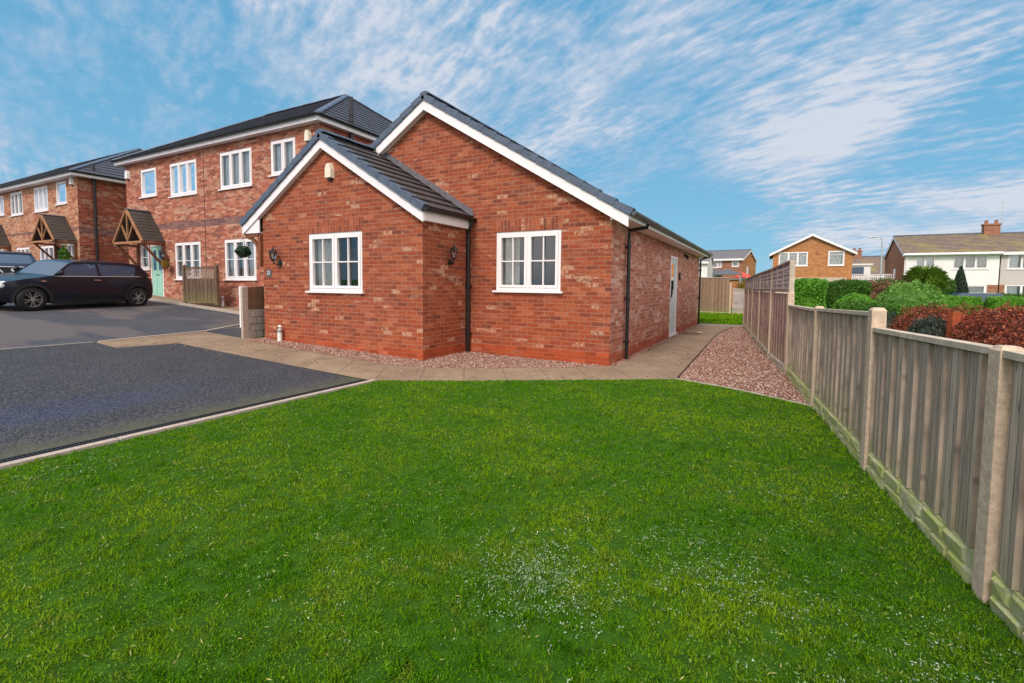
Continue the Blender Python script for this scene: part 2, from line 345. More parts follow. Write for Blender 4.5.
# ------------------------------------------------------------------ mesh helpers
class MB:
    def __init__(s): s.v = []; s.f = []
    def add(s, vs, fs):
        o = len(s.v); s.v += [tuple(v) for v in vs]; s.f += [tuple(o + i for i in f) for f in fs]; return s
    def box(s, x0, x1, y0, y1, z0, z1):
        return s.add([(x0, y0, z0), (x1, y0, z0), (x1, y1, z0), (x0, y1, z0), (x0, y0, z1), (x1, y0, z1), (x1, y1, z1), (x0, y1, z1)],
                     [(3, 2, 1, 0), (4, 5, 6, 7), (0, 1, 5, 4), (1, 2, 6, 5), (2, 3, 7, 6), (3, 0, 4, 7)])
    def quad(s, *p): return s.add(p, [tuple(range(len(p)))])
    def bar(s, a, b, w, h, up=(0, 0, 1)):
        a = Vector(a); b = Vector(b); d = (b - a).normalized(); u = Vector(up); r = d.cross(u)
        if r.length < 1e-4: r = d.cross(Vector((0, 1, 0)))
        r.normalize(); u = r.cross(d).normalized(); vs = []
        for q in (a, b):
            for i, j in ((-1, -1), (1, -1), (1, 1), (-1, 1)): vs.append(q + r * i * w / 2 + u * j * h / 2)
        return s.add(vs, [(0, 1, 2, 3), (7, 6, 5, 4), (0, 4, 5, 1), (1, 5, 6, 2), (2, 6, 7, 3), (3, 7, 4, 0)])
    def tube(s, pts, r, n=10, cap=True):
        pts = [Vector(p) for p in pts]; rs = r if isinstance(r, (list, tuple)) else [r] * len(pts); o = len(s.v)
        for i, p in enumerate(pts):
            d = (pts[min(i + 1, len(pts) - 1)] - pts[max(i - 1, 0)]).normalized()
            a = d.cross(Vector((0, 0, 1)));
            if a.length < .05: a = d.cross(Vector((0, 1, 0)))
            a.normalize(); b = d.cross(a)
            for k in range(n):
                t = 2 * PI * k / n; s.v.append(tuple(p + a * math.cos(t) * rs[i] + b * math.sin(t) * rs[i]))
        for i in range(len(pts) - 1):
            for k in range(n):
                s.f.append((o + i * n + k, o + i * n + (k + 1) % n, o + (i + 1) * n + (k + 1) % n, o + (i + 1) * n + k))
        if cap:
            s.f.append(tuple(o + k for k in range(n))[::-1]); s.f.append(tuple(o + (len(pts) - 1) * n + k for k in range(n)))
        return s
    def prism(s, poly, axis, a, b):
        """extrude a 2-D polygon along axis ('x','y','z') from a to b"""
        def P(p, t): return {'x': (t, p[0], p[1]), 'y': (p[0], t, p[1]), 'z': (p[0], p[1], t)}[axis]
        n = len(poly); vs = [P(p, a) for p in poly] + [P(p, b) for p in poly]
        fs = [tuple(range(n))[::-1], tuple(range(n, 2 * n))] + [(i, (i + 1) % n, n + (i + 1) % n, n + i) for i in range(n)]
        return s.add(vs, fs)
    def build(s, name, mat, parent=None, loc=None, rotz=0., smooth=False, fix=True):
        me = bpy.data.meshes.new(name); me.from_pydata(s.v, [], s.f)
        if fix:
            bm = bmesh.new(); bm.from_mesh(me)
            if name == 'wall': bmesh.ops.remove_doubles(bm, verts=bm.verts, dist=.0005)
            bmesh.ops.recalc_face_normals(bm, faces=bm.faces); bm.to_mesh(me); bm.free()
        if smooth: me.polygons.foreach_set('use_smooth', [True] * len(me.polygons))
        me.materials.append(mat)
        o = bpy.data.objects.new(name, me); COL.objects.link(o)
        if parent: o.parent = parent
        if loc is not None: o.location = loc
        o.rotation_euler.z = rotz
        return o
def tag(o, label=None, cat=None, group=None, kind=None):
    if label: o['label'] = label
    if cat: o['category'] = cat
    if group: o['group'] = group
    if kind: o['kind'] = kind
    return o
def empty(name, loc, label, cat, group=None, rotz=0.):
    o = bpy.data.objects.new(name, None); COL.objects.link(o); o.location = loc; o.rotation_euler.z = rotz; o.empty_display_size = .2
    return tag(o, label, cat, group)
def npmesh(name, V, F, mat, parent=None, loc=None):
    me = bpy.data.meshes.new(name); k = F.shape[1]
    me.vertices.add(len(V)); me.vertices.foreach_set('co', V.astype(np.float32).ravel())
    me.loops.add(F.size); me.loops.foreach_set('vertex_index', F.astype(np.int32).ravel())
    me.polygons.add(len(F)); me.polygons.foreach_set('loop_start', np.arange(0, F.size, k, dtype=np.int32))
    me.polygons.foreach_set('loop_total', np.full(len(F), k, dtype=np.int32)); me.update(calc_edges=True)
    me.materials.append(mat); o = bpy.data.objects.new(name, me); COL.objects.link(o)
    if parent: o.parent = parent
    if loc is not None: o.location = loc
    return o

def sheet(name, poly, off, mat, thick=0.0, xb=XB, kind='structure'):
    """flat region that follows the terrain: polygon cut at the terrain's own x breaks"""
    bm = bmesh.new(); f = bm.faces.new([bm.verts.new((x, y, 0)) for x, y in poly]); bm.normal_update()
    if f.normal.z < 0: f.normal_flip()
    x0 = min(p[0] for p in poly); x1 = max(p[0] for p in poly)
    for x in xb:
        if x0 < x < x1: bmesh.ops.bisect_plane(bm, geom=bm.verts[:] + bm.edges[:] + bm.faces[:], plane_co=(x, 0, 0), plane_no=(1, 0, 0))
    if thick:
        r = bmesh.ops.extrude_face_region(bm, geom=bm.faces[:])
        top = [g for g in r['geom'] if isinstance(g, bmesh.types.BMVert)]
        ts = set(top)
        for v in bm.verts: v.co.z = gz(v.co.x, v.co.y) + (off if v in ts else off - thick)
        bmesh.ops.recalc_face_normals(bm, faces=bm.faces)
    else:
        for v in bm.verts: v.co.z = gz(v.co.x, v.co.y) + off
    me = bpy.data.meshes.new(name); bm.to_mesh(me); bm.free(); me.materials.append(mat)
    o = bpy.data.objects.new(name, me); COL.objects.link(o); o['kind'] = kind
    return o

def wall_panel(bmx, axis, c, outline, holes=(), reveal=.09, inward=1):
    """wall face in the plane axis=c with rectangular holes and their reveals. outline in (u,z)"""
    def P(u, z, d=0.):
        return (u, c + d * inward, z) if axis == 'y' else (c + d * inward, u, z)
    bm = bmesh.new(); bm.faces.new([bm.verts.new((u, z, 0)) for u, z in outline])
    for (u0, u1, z0, z1) in holes:
        for co, no in (((u0, 0, 0), (1, 0, 0)), ((u1, 0, 0), (1, 0, 0)), ((0, z0, 0), (0, 1, 0)), ((0, z1, 0), (0, 1, 0))):
            bmesh.ops.bisect_plane(bm, geom=bm.verts[:] + bm.edges[:] + bm.faces[:], plane_co=co, plane_no=no)
    for f in bm.faces:
        m = f.calc_center_median()
        if any(u0 < m.x < u1 and z0 < m.y < z1 for u0, u1, z0, z1 in holes): continue
        bmx.quad(*[P(v.co.x, v.co.y) for v in f.verts])
    bm.free()
    for (u0, u1, z0, z1) in holes:
        for a, b in (((u0, z0), (u1, z0)), ((u1, z0), (u1, z1)), ((u1, z1), (u0, z1)), ((u0, z1), (u0, z0))):
            bmx.quad(P(*a), P(*b), P(*b, reveal), P(*a, reveal))

class Frame:
    """maps (u along wall, d out of wall, z) to world for a wall plane"""
    def __init__(s, axis, c, out): s.axis, s.c, s.out = axis, c, out
    def P(s, u, d, z): return (u, s.c + s.out * d, z) if s.axis == 'y' else (s.c + s.out * d, u, z)
    def box(s, mb, u0, u1, d0, d1, z0, z1):
        a = s.P(u0, d0, z0); b = s.P(u1, d1, z1)
        mb.box(min(a[0], b[0]), max(a[0], b[0]), min(a[1], b[1]), max(a[1], b[1]), z0, z1)

def window(parent, fr, u0, u1, z0, z1, lights=2, barz=.5, vbars=1, glass='glass', curtain=None, sill=True, fw=.055, label=None, dark=True):
    """casement window: the frame is the part; sash, pane, glazing bars, sill and curtain its pieces"""
    f = MB(); D0, D1 = -.085, -.015
    fr.box(f, u0, u1, D0, D1, z0, z0 + fw); fr.box(f, u0, u1, D0, D1, z1 - fw, z1)
    fr.box(f, u0, u0 + fw, D0, D1, z0 + fw, z1 - fw); fr.box(f, u1 - fw, u1, D0, D1, z0 + fw, z1 - fw)
    w = (u1 - u0 - 2 * fw) / lights; ss = MB()
    for i in range(lights):
        a = u0 + fw + i * w; b = a + w; s2 = .05
        if i: fr.box(f, a - .016, a + .016, D0, D1 - .002, z0 + fw, z1 - fw)
        lo, hi = z0 + fw + .004, z1 - fw - .004; a += .018 if i else .004; b -= .018 if i < lights - 1 else .004
        fr.box(ss, a, b, D0 + .01, D1 + .012, lo, lo + s2); fr.box(ss, a, b, D0 + .01, D1 + .012, hi - s2, hi)
        fr.box(ss, a, a + s2, D0 + .01, D1 + .012, lo + s2, hi - s2); fr.box(ss, b - s2, b, D0 + .01, D1 + .012, lo + s2, hi - s2)
        if barz: fr.box(ss, a + s2, b - s2, D0 + .03, D1 + .002, lo + (hi - lo) * barz - .011, lo + (hi - lo) * barz + .011)
        for k in range(vbars):
            c = a + s2 + (b - a - 2 * s2) * (k + 1) / (vbars + 1)
            fr.box(ss, c - .011, c + .011, D0 + .032, D1, lo + s2, hi - s2)
    wo = f.build('window', M['upvc'], parent)
    if label: wo['label'] = label
    ss.build('sash', M['upvc'], wo)
    g = MB(); g.quad(fr.P(u0 + fw, -.055, z0 + fw), fr.P(u1 - fw, -.055, z0 + fw), fr.P(u1 - fw, -.055, z1 - fw), fr.P(u0 + fw, -.055, z1 - fw))
    g.build('pane', M[glass], wo, fix=False)
    if sill:
        s3 = MB(); fr.box(s3, u0 - .05, u1 + .05, -.09, .055, z0 - .035, z0 - .001); s3.build('sill', M['upvc'], wo)
    for (cu0, cu1, cm) in (curtain or ()):
        c = MB(); n = max(8, int((cu1 - cu0) / .02)); a = u0 + (u1 - u0) * cu0; b = u0 + (u1 - u0) * cu1; n = max(8, int((b - a) / .025)); vs = []
        for i in range(n + 1):
            u = a + (b - a) * i / n; d = -.15 + .02 * math.sin(i * 1.25) + .008 * math.sin(i * .6 + u)
            vs += [fr.P(u, d, z0 - .1), fr.P(u, d, z1 + .1)]
        c.add(vs, [(2 * i, 2 * i + 2, 2 * i + 3, 2 * i + 1) for i in range(n)]); c.build('curtain', M[cm], wo, fix=False)
    return wo

def tiles(mb, O, U, V, poly, gauge=.3, t=.028, joint=.3, jw=.006):
    """tiled slope. O origin, U unit along eave, V unit up slope, poly in (a,b) convex. courses overlap like steps"""
    O = Vector(O); U = Vector(U).normalized(); V = Vector(V).normalized(); N = U.cross(V).normalized()
    if N.z < 0: N = -N
    b0 = min(p[1] for p in poly); b1 = max(p[1] for p in poly)
    def rng_at(b):
        xs = []
        for i in range(len(poly)):
            (x1, y1), (x2, y2) = poly[i], poly[(i + 1) % len(poly)]
            if abs(y1 - y2) < 1e-9:
                if abs(b - y1) < 1e-6: xs += [x1, x2]
            elif min(y1, y2) - 1e-6 <= b <= max(y1, y2) + 1e-6: xs.append(x1 + (x2 - x1) * (b - y1) / (y2 - y1))
        return (min(xs), max(xs)) if xs else None
    n = int(math.ceil((b1 - b0) / gauge - 1e-6)); P = lambda a, b, h: O + U * a + V * b + N * h
    for k in range(n):
        lo = b0 + k * gauge; hi = min(b1, lo + gauge); r0 = rng_at(lo); r1 = rng_at(hi)
        if not r0 or not r1: continue
        m = max(1, int(round((r0[1] - r0[0]) / joint))) if joint > 0 else 1
        if joint <= 0 or m > 200: m = 1
        for i in range(m):
            if m == 1: a0, a1, c0, c1 = r0[0], r0[1], r1[0], r1[1]
            else:
                off = .5 * (k % 2)
                f0 = max(0, min(1, (i - off) / (m - 0))); f1 = max(0, min(1, (i + 1 - off) / (m - 0)))
                if i == m - 1: f1 = 1
                a0 = r0[0] + (r0[1] - r0[0]) * f0; a1 = r0[0] + (r0[1] - r0[0]) * f1
                c0 = max(r1[0], min(r1[1], a0)) if abs(r1[0] - r0[0]) > 1e-6 or abs(r1[1] - r0[1]) > 1e-6 else a0
                c1 = max(r1[0], min(r1[1], a1)) if abs(r1[0] - r0[0]) > 1e-6 or abs(r1[1] - r0[1]) > 1e-6 else a1
                if a1 - a0 < .01: continue
                a1 -= jw; c1 = max(c0 + .0005, c1 - jw)
            j = random.uniform(-.002, .002)
            mb.add([P(a0, lo, 0), P(a1, lo, 0), P(a1, lo, t + j), P(a0, lo, t + j), P(c0, hi, .004), P(c1, hi, .004)],
                   [(0, 1, 2, 3), (3, 2, 5, 4)])
    # underlay just beneath the tiles
    mb.add([P(a, b, -.006) for a, b in poly], [tuple(range(len(poly)))])

def copy_tree(o, parent=None):
    c = o.copy(); COL.objects.link(c); c.parent = parent
    for ch in list(o.children): copy_tree(ch, c)
    return c
def disc(mb, c, nrm, r, th, n=20):
    c = Vector(c); d = Vector(nrm).normalized(); mb.tube([c, c + d * th], r, n)

# ------------------------------------------------------------------ leaves
def leafcloud(name, pts, nrm, size, mat, parent=None, loc=(0, 0, 0), aspect=1.7, flat=.5):
    """one quad leaf per point, turned loosely outward"""
    n = len(pts); rnd = rng.normal(size=(n, 3)); d = nrm * flat + rnd * (1 - flat); d /= np.linalg.norm(d, axis=1)[:, None] + 1e-9
    a = np.cross(d, rng.normal(size=(n, 3))); a /= np.linalg.norm(a, axis=1)[:, None] + 1e-9; b = np.cross(d, a)
    s = size * rng.uniform(.6, 1.35, (n, 1)); a = a * s; b = b * s * aspect
    V = np.stack([pts - b * .5, pts + a * .38 + b * .02, pts + b * .5 + d * s * .15, pts - a * .38 + b * .02], 1).reshape(-1, 3)
    F = np.arange(4 * n).reshape(n, 4)
    return npmesh(name, V, F, mat, parent, loc)
def lump(p, s=1., a=1.):
    return np.array([mnoise.noise(Vector(q) * s) for q in p]) * a
def hedge_pts(lx, ly, lz, n, rnd=.12, bump=.1, taper=0.):
    """points in the outer skin of a clipped hedge (local box centred in x,y, from 0 up)"""
    P = []; N = []
    areas = np.array([ly * lz, ly * lz, lx * lz, lx * lz, lx * ly]); k = rng.choice(5, n, p=areas / areas.sum())
    u = rng.random(n); v = rng.random(n); p = np.zeros((n, 3)); q = np.zeros((n, 3))
    for i, (ax, sg) in enumerate(((0, -1), (0, 1), (1, -1), (1, 1), (2, 1))):
        m = k == i; c = m.sum()
        if ax == 0: p[m] = np.c_[np.full(c, sg * lx / 2), (u[m] - .5) * ly, v[m] * lz]
        elif ax == 1: p[m] = np.c_[(u[m] - .5) * lx, np.full(c, sg * ly / 2), v[m] * lz]
        else: p[m] = np.c_[(u[m] - .5) * lx, (v[m] - .5) * ly, np.full(c, lz)]
        q[m, ax] = sg
    # round the edges
    h = np.array([lx / 2, ly / 2, lz / 2]); c = p - np.array([0, 0, lz / 2]); e = np.clip(np.abs(c) / h - (1 - rnd * 2 / h.clip(.01)), 0, 1)
    c *= 1 - .12 * (e.sum(1, keepdims=True) - e.max(1, keepdims=True)) * rnd * 6
    p = c + np.array([0, 0, lz / 2])
    p += q * (lump(p + 5, 2.2, bump) + lump(p, 6, bump * .5) - rng.random(n) ** 1.5 * .16)[:, None]
    if taper: p[:, :2] *= (1 - taper * (p[:, 2:] / lz))
    return p, q
def blob_pts(rx, ry, rz, n, zc=0., bump=.18, fs=2., depth=.35):
    d = rng.normal(size=(n, 3)); d /= np.linalg.norm(d, axis=1)[:, None]
    r = (1 - depth * rng.random(n) ** 1.6) * (1 + lump(d * 1.6 + zc, fs, bump * 1.4) + lump(d * 4 + 9, fs, bump * .5))
    p = d * r[:, None] * np.array([rx, ry, rz]); p[:, 2] += zc
    return p, d
def core(parent, mat, kind, dims, z=0.):
    """woody / leafy heart of a hedge so one cannot look straight through it"""
    if kind == 'box':
        b = MB(); lx, ly, lz = dims; b.box(-lx / 2, lx / 2, -ly / 2, ly / 2, 0, lz); return b.build('stem', mat, parent)
    b = MB(); rx, ry, rz = dims; n = 14; m = 8
    vs = [(rx * math.sin(PI * j / m) * math.cos(2 * PI * i / n), ry * math.sin(PI * j / m) * math.sin(2 * PI * i / n), z + rz * math.cos(PI * j / m)) for j in range(m + 1) for i in range(n)]
    b.add(vs, [(j * n + i, j * n + (i + 1) % n, (j + 1) * n + (i + 1) % n, (j + 1) * n + i) for j in range(m) for i in range(n)])
    return b.build('stem', mat, parent)

# ================================================================== CAMERA
yaw, pitch, roll = .4963, .0615, .010
cy_, sy_ = math.cos(yaw), math.sin(yaw)
fwd = Vector((-sy_ * math.cos(pitch), cy_ * math.cos(pitch), -math.sin(pitch)))
r = Vector((cy_, sy_, 0)); u = r.cross(fwd)
r2 = r * math.cos(roll) + u * math.sin(roll); u2 = -r * math.sin(roll) + u * math.cos(roll)
cam = bpy.data.cameras.new('camera'); camo = bpy.data.objects.new('camera', cam); COL.objects.link(camo)
mt = Matrix((r2, u2, -fwd)).transposed().to_4x4(); mt.translation = Vector((2.4182, -7.9741, 1.36)); camo.matrix_world = mt
cam.sensor_width = 36; cam.lens = 480 / 1024 * 36; cam.shift_y = -25.85 / 1024; cam.clip_start = .05; cam.clip_end = 2000
scn.camera = camo

# ================================================================== WORLD + SUN
SUN_EL = rad(48); SUN_AZ = Vector((.04, -.99))       # towards the sun
w = bpy.data.worlds.new('World'); scn.world = w; w.use_nodes = True
class WT(NT):
    def __init__(s, t): s.t = t; s.n = t.nodes; s.l = t.links; s.tc = s.n.new('ShaderNodeTexCoord')
W = WT(w.node_tree)
sky = W.new('ShaderNodeTexSky', sky_type='NISHITA'); sky.sun_disc = False; sky.sun_elevation = SUN_EL
sky.sun_rotation = math.atan2(SUN_AZ.x, SUN_AZ.y); sky.air_density = 1.0; sky.dust_density = .3; sky.ozone_density = 2.0
gen = W.tc.outputs['Generated']; sx = W.sep(gen)
zz = W.math('ADD', W.math('MAXIMUM', sx[2], 0.), .24)
px = W.math('DIVIDE', sx[0], zz); py = W.math('DIVIDE', sx[1], zz)
# rotate so that the first axis runs along the streets of cloud
A = rad(-20)
pu = W.math('ADD', W.math('MULTIPLY', px, math.cos(A)), W.math('MULTIPLY', py, math.sin(A)))
pv = W.math('SUBTRACT', W.math('MULTIPLY', py, math.cos(A)), W.math('MULTIPLY', px, math.sin(A)))
warp = W.noise(1.1, 3, .5, W.comb(px, py))
pvw = W.math('ADD', pv, W.math('MULTIPLY', warp, .55))
def blobs(defs, invert=False):
    tot = None
    for (cx, cy, cz, rr, wt) in defs:
        v = W.new('ShaderNodeVectorMath', operation='DISTANCE'); W.l.new(gen, v.inputs[0]); v.inputs[1].default_value = Vector((cx, cy, cz)).normalized()
        o = W.math('MULTIPLY', W.mr(v.outputs['Value'], 0, rr, 1, 0), wt)
        tot = o if tot is None else W.math('ADD', tot, o)
    return tot
def dirpx(x, y):
    d = fwd + r2 * ((x - 512) / 480) + u2 * ((315.65 - y) / 480); d.normalize(); return d
BL = [(190, 50, .34, .26), (400, 70, .30, .26), (40, 100, .20, .2), (40, 190, .16, .14), (560, 130, .34, .2), (760, 90, .40, .26), (930, 50, .36, .22), (850, 130, .26, .16), (980, 215, .16, .34), (1040, 195, .16, .25), (880, 235, .12, .26), (800, 200, .10, .16), (480, 20, .25, .1),
      (230, 150, .18, -.24), (60, 20, .14, -.16), (120, 120, .12, -.22), (700, 240, .20, -.34), (640, 190, .12, -.14), (930, 160, .12, -.34), (1010, 135, .14, -.36), (860, 175, .08, -.14), (600, 15, .13, -.24), (10, 230, .2, -.2)]
cov = blobs([(*dirpx(x, y), rr, wt) for x, y, rr, wt in BL])
wx = W.math('MULTIPLY', W.math('SUBTRACT', W.noise(1.6, 3, .55, W.comb(px, py, 7.)), .5), .9)
pu2 = W.math('ADD', pu, wx)
big = W.noise(1.0, 5, .55, W.comb(W.math('MULTIPLY', pu2, 1.5), W.math('MULTIPLY', pvw, 2.6), 2.2))
pvs = W.math('ADD', pv, W.math('MULTIPLY', warp, .16)); pus = W.math('ADD', pu, W.math('MULTIPLY', wx, .25))
rip = W.noise(1.0, 3, .55, W.comb(W.math('MULTIPLY', pus, 10.), W.math('MULTIPLY', pvs, 26.), 5.))
ripw = W.mr(W.noise(1.0, 2, .5, W.comb(W.math('MULTIPLY', pu, .8), W.math('MULTIPLY', pv, .8), 11.)), .38, .62, .25, 1.35)
fib = W.noise(1.0, 6, .62, W.comb(W.math('MULTIPLY', pus, 30.), W.math('MULTIPLY', pvs, 34.), 1.))
s0 = W.math('ADD', W.math('MULTIPLY', W.math('SUBTRACT', big, .5), 1.55), W.math('ADD', cov, W.math('MULTIPLY', W.math('MULTIPLY', W.math('SUBTRACT', rip, .5), 1.25), ripw)))
s0 = W.math('ADD', s0, W.math('MULTIPLY', W.math('SUBTRACT', fib, .5), .36))
mask = W.mr(s0, -.05, .50, 0, .88)
ccol = W.ramp(W.math('ADD', s0, 0.), [(.05, (.50, .64, .86)), (.30, (.62, .71, .88)), (.62, (.80, .84, .93))])
skyc = W.mix(.9, W.mix(1., sky.outputs[0], (.75, .95, 1.0), 'MULTIPLY'), W.mix(W.mr(sx[2], .0, .45), (1.25, 2.8, 3.95), (.72, 2.3, 3.7)))
CLOUD = W.new('ShaderNodeVectorMath', operation='SCALE'); W.l.new(ccol, CLOUD.inputs[0]); CLOUD.inputs['Scale'].default_value = 5.0
fin = W.mix(mask, skyc, CLOUD.outputs[0])
# unseen bright white area overhead and behind the viewer, added as fill light
dotn = W.new('ShaderNodeVectorMath', operation='DOT_PRODUCT'); W.l.new(gen, dotn.inputs[0]); dotn.inputs[1].default_value = Vector((fwd.x, fwd.y, -.15)).normalized()
sky_fill = W.math('MULTIPLY', W.mr(dotn.outputs['Value'], .42, -.10), W.mr(big, .25, .5, .7, 1.))
sky_fill = W.math('MULTIPLY', sky_fill, W.mr(sx[2], -.02, .05))
hv = W.new('ShaderNodeVectorMath', operation='DISTANCE'); W.l.new(gen, hv.inputs[0]); hv.inputs[1].default_value = Vector((-.87, -.44, .2)).normalized()
sky_fill = W.math('MULTIPLY', sky_fill, W.mr(hv.outputs['Value'], .30, .50))  # hole left in the fill so upper panes mirror blue sky
fin = W.mix(sky_fill, fin, (8.6, 8.1, 7.7))
bg = W.n['Background']; W.l.new(fin, bg.inputs[0]); bg.inputs[1].default_value = .10
sun = bpy.data.lights.new('sun', 'SUN'); sun.energy = 1.5; sun.angle = rad(14); sun.color = (1, .95, .87)
suno = bpy.data.objects.new('sun', sun); COL.objects.link(suno)
sd = Vector((SUN_AZ.x * math.cos(SUN_EL), SUN_AZ.y * math.cos(SUN_EL), 0)); sd = sd / SUN_AZ.length; sd.z = math.sin(SUN_EL)
suno.rotation_euler = sd.to_track_quat('Z', 'Y').to_euler(); suno.location = (0, 0, 30)
vs_ = scn.view_settings; vs_.view_transform = 'Standard'; vs_.look = 'None'; vs_.gamma = 1; vs_.exposure = 0.82; vs_.use_curve_mapping = False

# ================================================================== GROUND
sheet('ground', [(-400, -400), (400, -400), (400, 500), (-400, 500)], 0, M['garden'])
# shared drive and the near parking bay
sheet('road', [(-60, -60), (-2.42, -60), (-2.42, -5.2), (-8.62, -5.2), (-8.62, -3.87), (-8.92, -1.72), (-9.61, -.45), (-9.7, .92), (-60, .92)], .008, M['road'])
sheet('driveway', [(-8.6, -12), (-2.52, -12), (-2.52, -3.17), (-4.0, -3.06), (-7.63, -2.94), (-7.74, -3.9), (-8.6, -3.88)], .014, M['tarmac'])
sheet('edging_strip', [(-8.68, -12), (-8.60, -12), (-8.60, -3.87), (-8.68, -3.87)], .019, conc('worn_edging', (.24, .21, .20)), .03)
LAWN = [(-2.28, -12), (3.9, -12), (3.30, -5.21), (3.10, -3.61), (2.88, -1.60), (2.21, -1.14), (1.85, -.93), (1.21, -.68), (-2.28, -3.06)]
sheet('lawn_bed', LAWN, .02, M['turf'], .03)
sheet('back_lawn', [(-9, 11.6), (1.7, 11.6), (1.45, 19.4), (-9, 19.4)], .015, M['turf'])
PAV = [(-8.60, -3.87), (-7.75, -3.89), (-7.64, -2.93), (-4.0, -3.05), (-2.42, -3.12), (1.21, -.64), (1.21, -.5), (1.04, 6.4), (1.10, 8.6), (1.24, 10.05), (1.6, 10.8), (1.78, 11.2), (1.74, 11.58),
       (-3, 11.58), (-3, 10.97), (.14, 10.97), (.14, .12), (-.13, -.10), (-.51, -.52), (-2.19, -1.78), (-3.08, -2.1), (-6.96, -1.86), (-7.45, -1.72), (-8.9, -1.72)]
sheet('path', PAV, .012, M['paving'])
G1 = [(.0, -.02), (.0, 10.95), (.14, 10.95), (.14, .12), (-.13, -.10), (-.51, -.52), (-2.19, -1.78), (-3.08, -2.1), (-6.96, -1.86), (-7.45, -1.72), (-7.24, -1.40), (-2.9, -1.40), (-2.9, -.01)]
sheet('gravel_strip', G1, .010, M['gravel'])
G2 = [(1.24, -.5), (1.07, 6.4), (1.13, 8.6), (1.27, 10.05), (1.62, 10.8), (1.78, 11.15), (1.82, 8.44), (1.99, 6.74), (2.20, 4.78), (2.44, 2.44), (2.69, .62), (2.90, -1.50), (2.22, -1.08), (1.86, -.87), (1.24, -.64)]
sheet('gravel_bed', G2, .010, M['gravel'])
sheet('forecourt', [(-60, .92), (-9.05, .92), (-9.05, 1.64), (-60, 1.64)], .07, M['paving'], .10)

def strip(name, pts, w_, h_, mat, z0=-.05, kind=None):
    mb = MB()
    for (a, b) in zip(pts[:-1], pts[1:]):
        n = max(1, int(math.dist(a, b) / .9))
        for i in range(n):
            p = [a[k] + (b[k] - a[k]) * (i + .006) / n for k in (0, 1)]; q = [a[k] + (b[k] - a[k]) * (i + .994) / n for k in (0, 1)]
            zc = (h_ + z0) / 2
            mb.bar((p[0], p[1], gz(p[0]) + zc), (q[0], q[1], gz(q[0]) + zc), w_, h_ - z0)
    o = mb.build(name, mat)
    return o
k = strip('kerb', [(-2.335, -12), (-2.335, -3.12)], .075, .038, M['kerb']); k['kind'] = 'structure'
k = strip('kerb', [(1.02 + .19, -.66), (1.85, -.905), (2.22, -1.11), (2.87, -1.56)], .04, .028, M['kerb2']); k['kind'] = 'structure'
k = strip('kerb', [(-8.62, -3.8), (-8.95, -1.70), (-9.61, -.45), (-9.66, .9)], .08, .03, M['kerb']); k['kind'] = 'structure'
k = strip('kerb', [(-40, .90), (-9.66, .90)], .10, .085, M['kerb']); k['kind'] = 'structure'
# timber edge of the side path
k = strip('path_edging', [(1.225, -.6), (1.055, 6.4), (1.115, 8.6), (1.255, 10.05), (1.61, 10.8), (1.79, 11.2)], .025, .028, plain('dark_timber_edge', (.08, .045, .035), .9, .1, .3, 12)); k['kind'] = 'structure'
# drain channel along the kerb
mb = MB(); y = -12.
while y < -3.2:
    g = gz(-2.44); mb.box(-2.495, -2.385, y, y + .014, g + .013, g + .026); y += .028
for xx in (-2.50, -2.44, -2.38): mb.box(xx - .006, xx + .006, -12, -3.2, g + .010, g + .030)
tag(mb.build('drain_grate', M['drain']), 'black slotted drain channel beside the lawn kerb', 'drain')
# low retaining wedge where the shared drive runs above the path
mb = MB(); a = (-8.93, -1.70); b = (-7.52, -1.74); ga, gb = gz(a[0]), gz(b[0])
mb.add([(a[0], a[1], ga - .05), (b[0], b[1], gb - .05), (b[0], b[1], gb + .24), (a[0], a[1], ga + .03),
        (a[0] - .5, a[1] + 1.2, ga - .05), (b[0] - .1, b[1] + 1.6, gb - .05), (b[0] - .1, b[1] + 1.6, gb + .24), (a[0] - .5, a[1] + 1.2, ga + .04)],
       [(0, 1, 2, 3), (3, 2, 6, 7), (7, 6, 5, 4), (0, 3, 7, 4), (1, 5, 6, 2), (0, 4, 5, 1)])
tag(mb.build('retaining_step', M['road']), 'dark tarmac wedge rising to the concrete post beside the bungalow', 'retaining step')

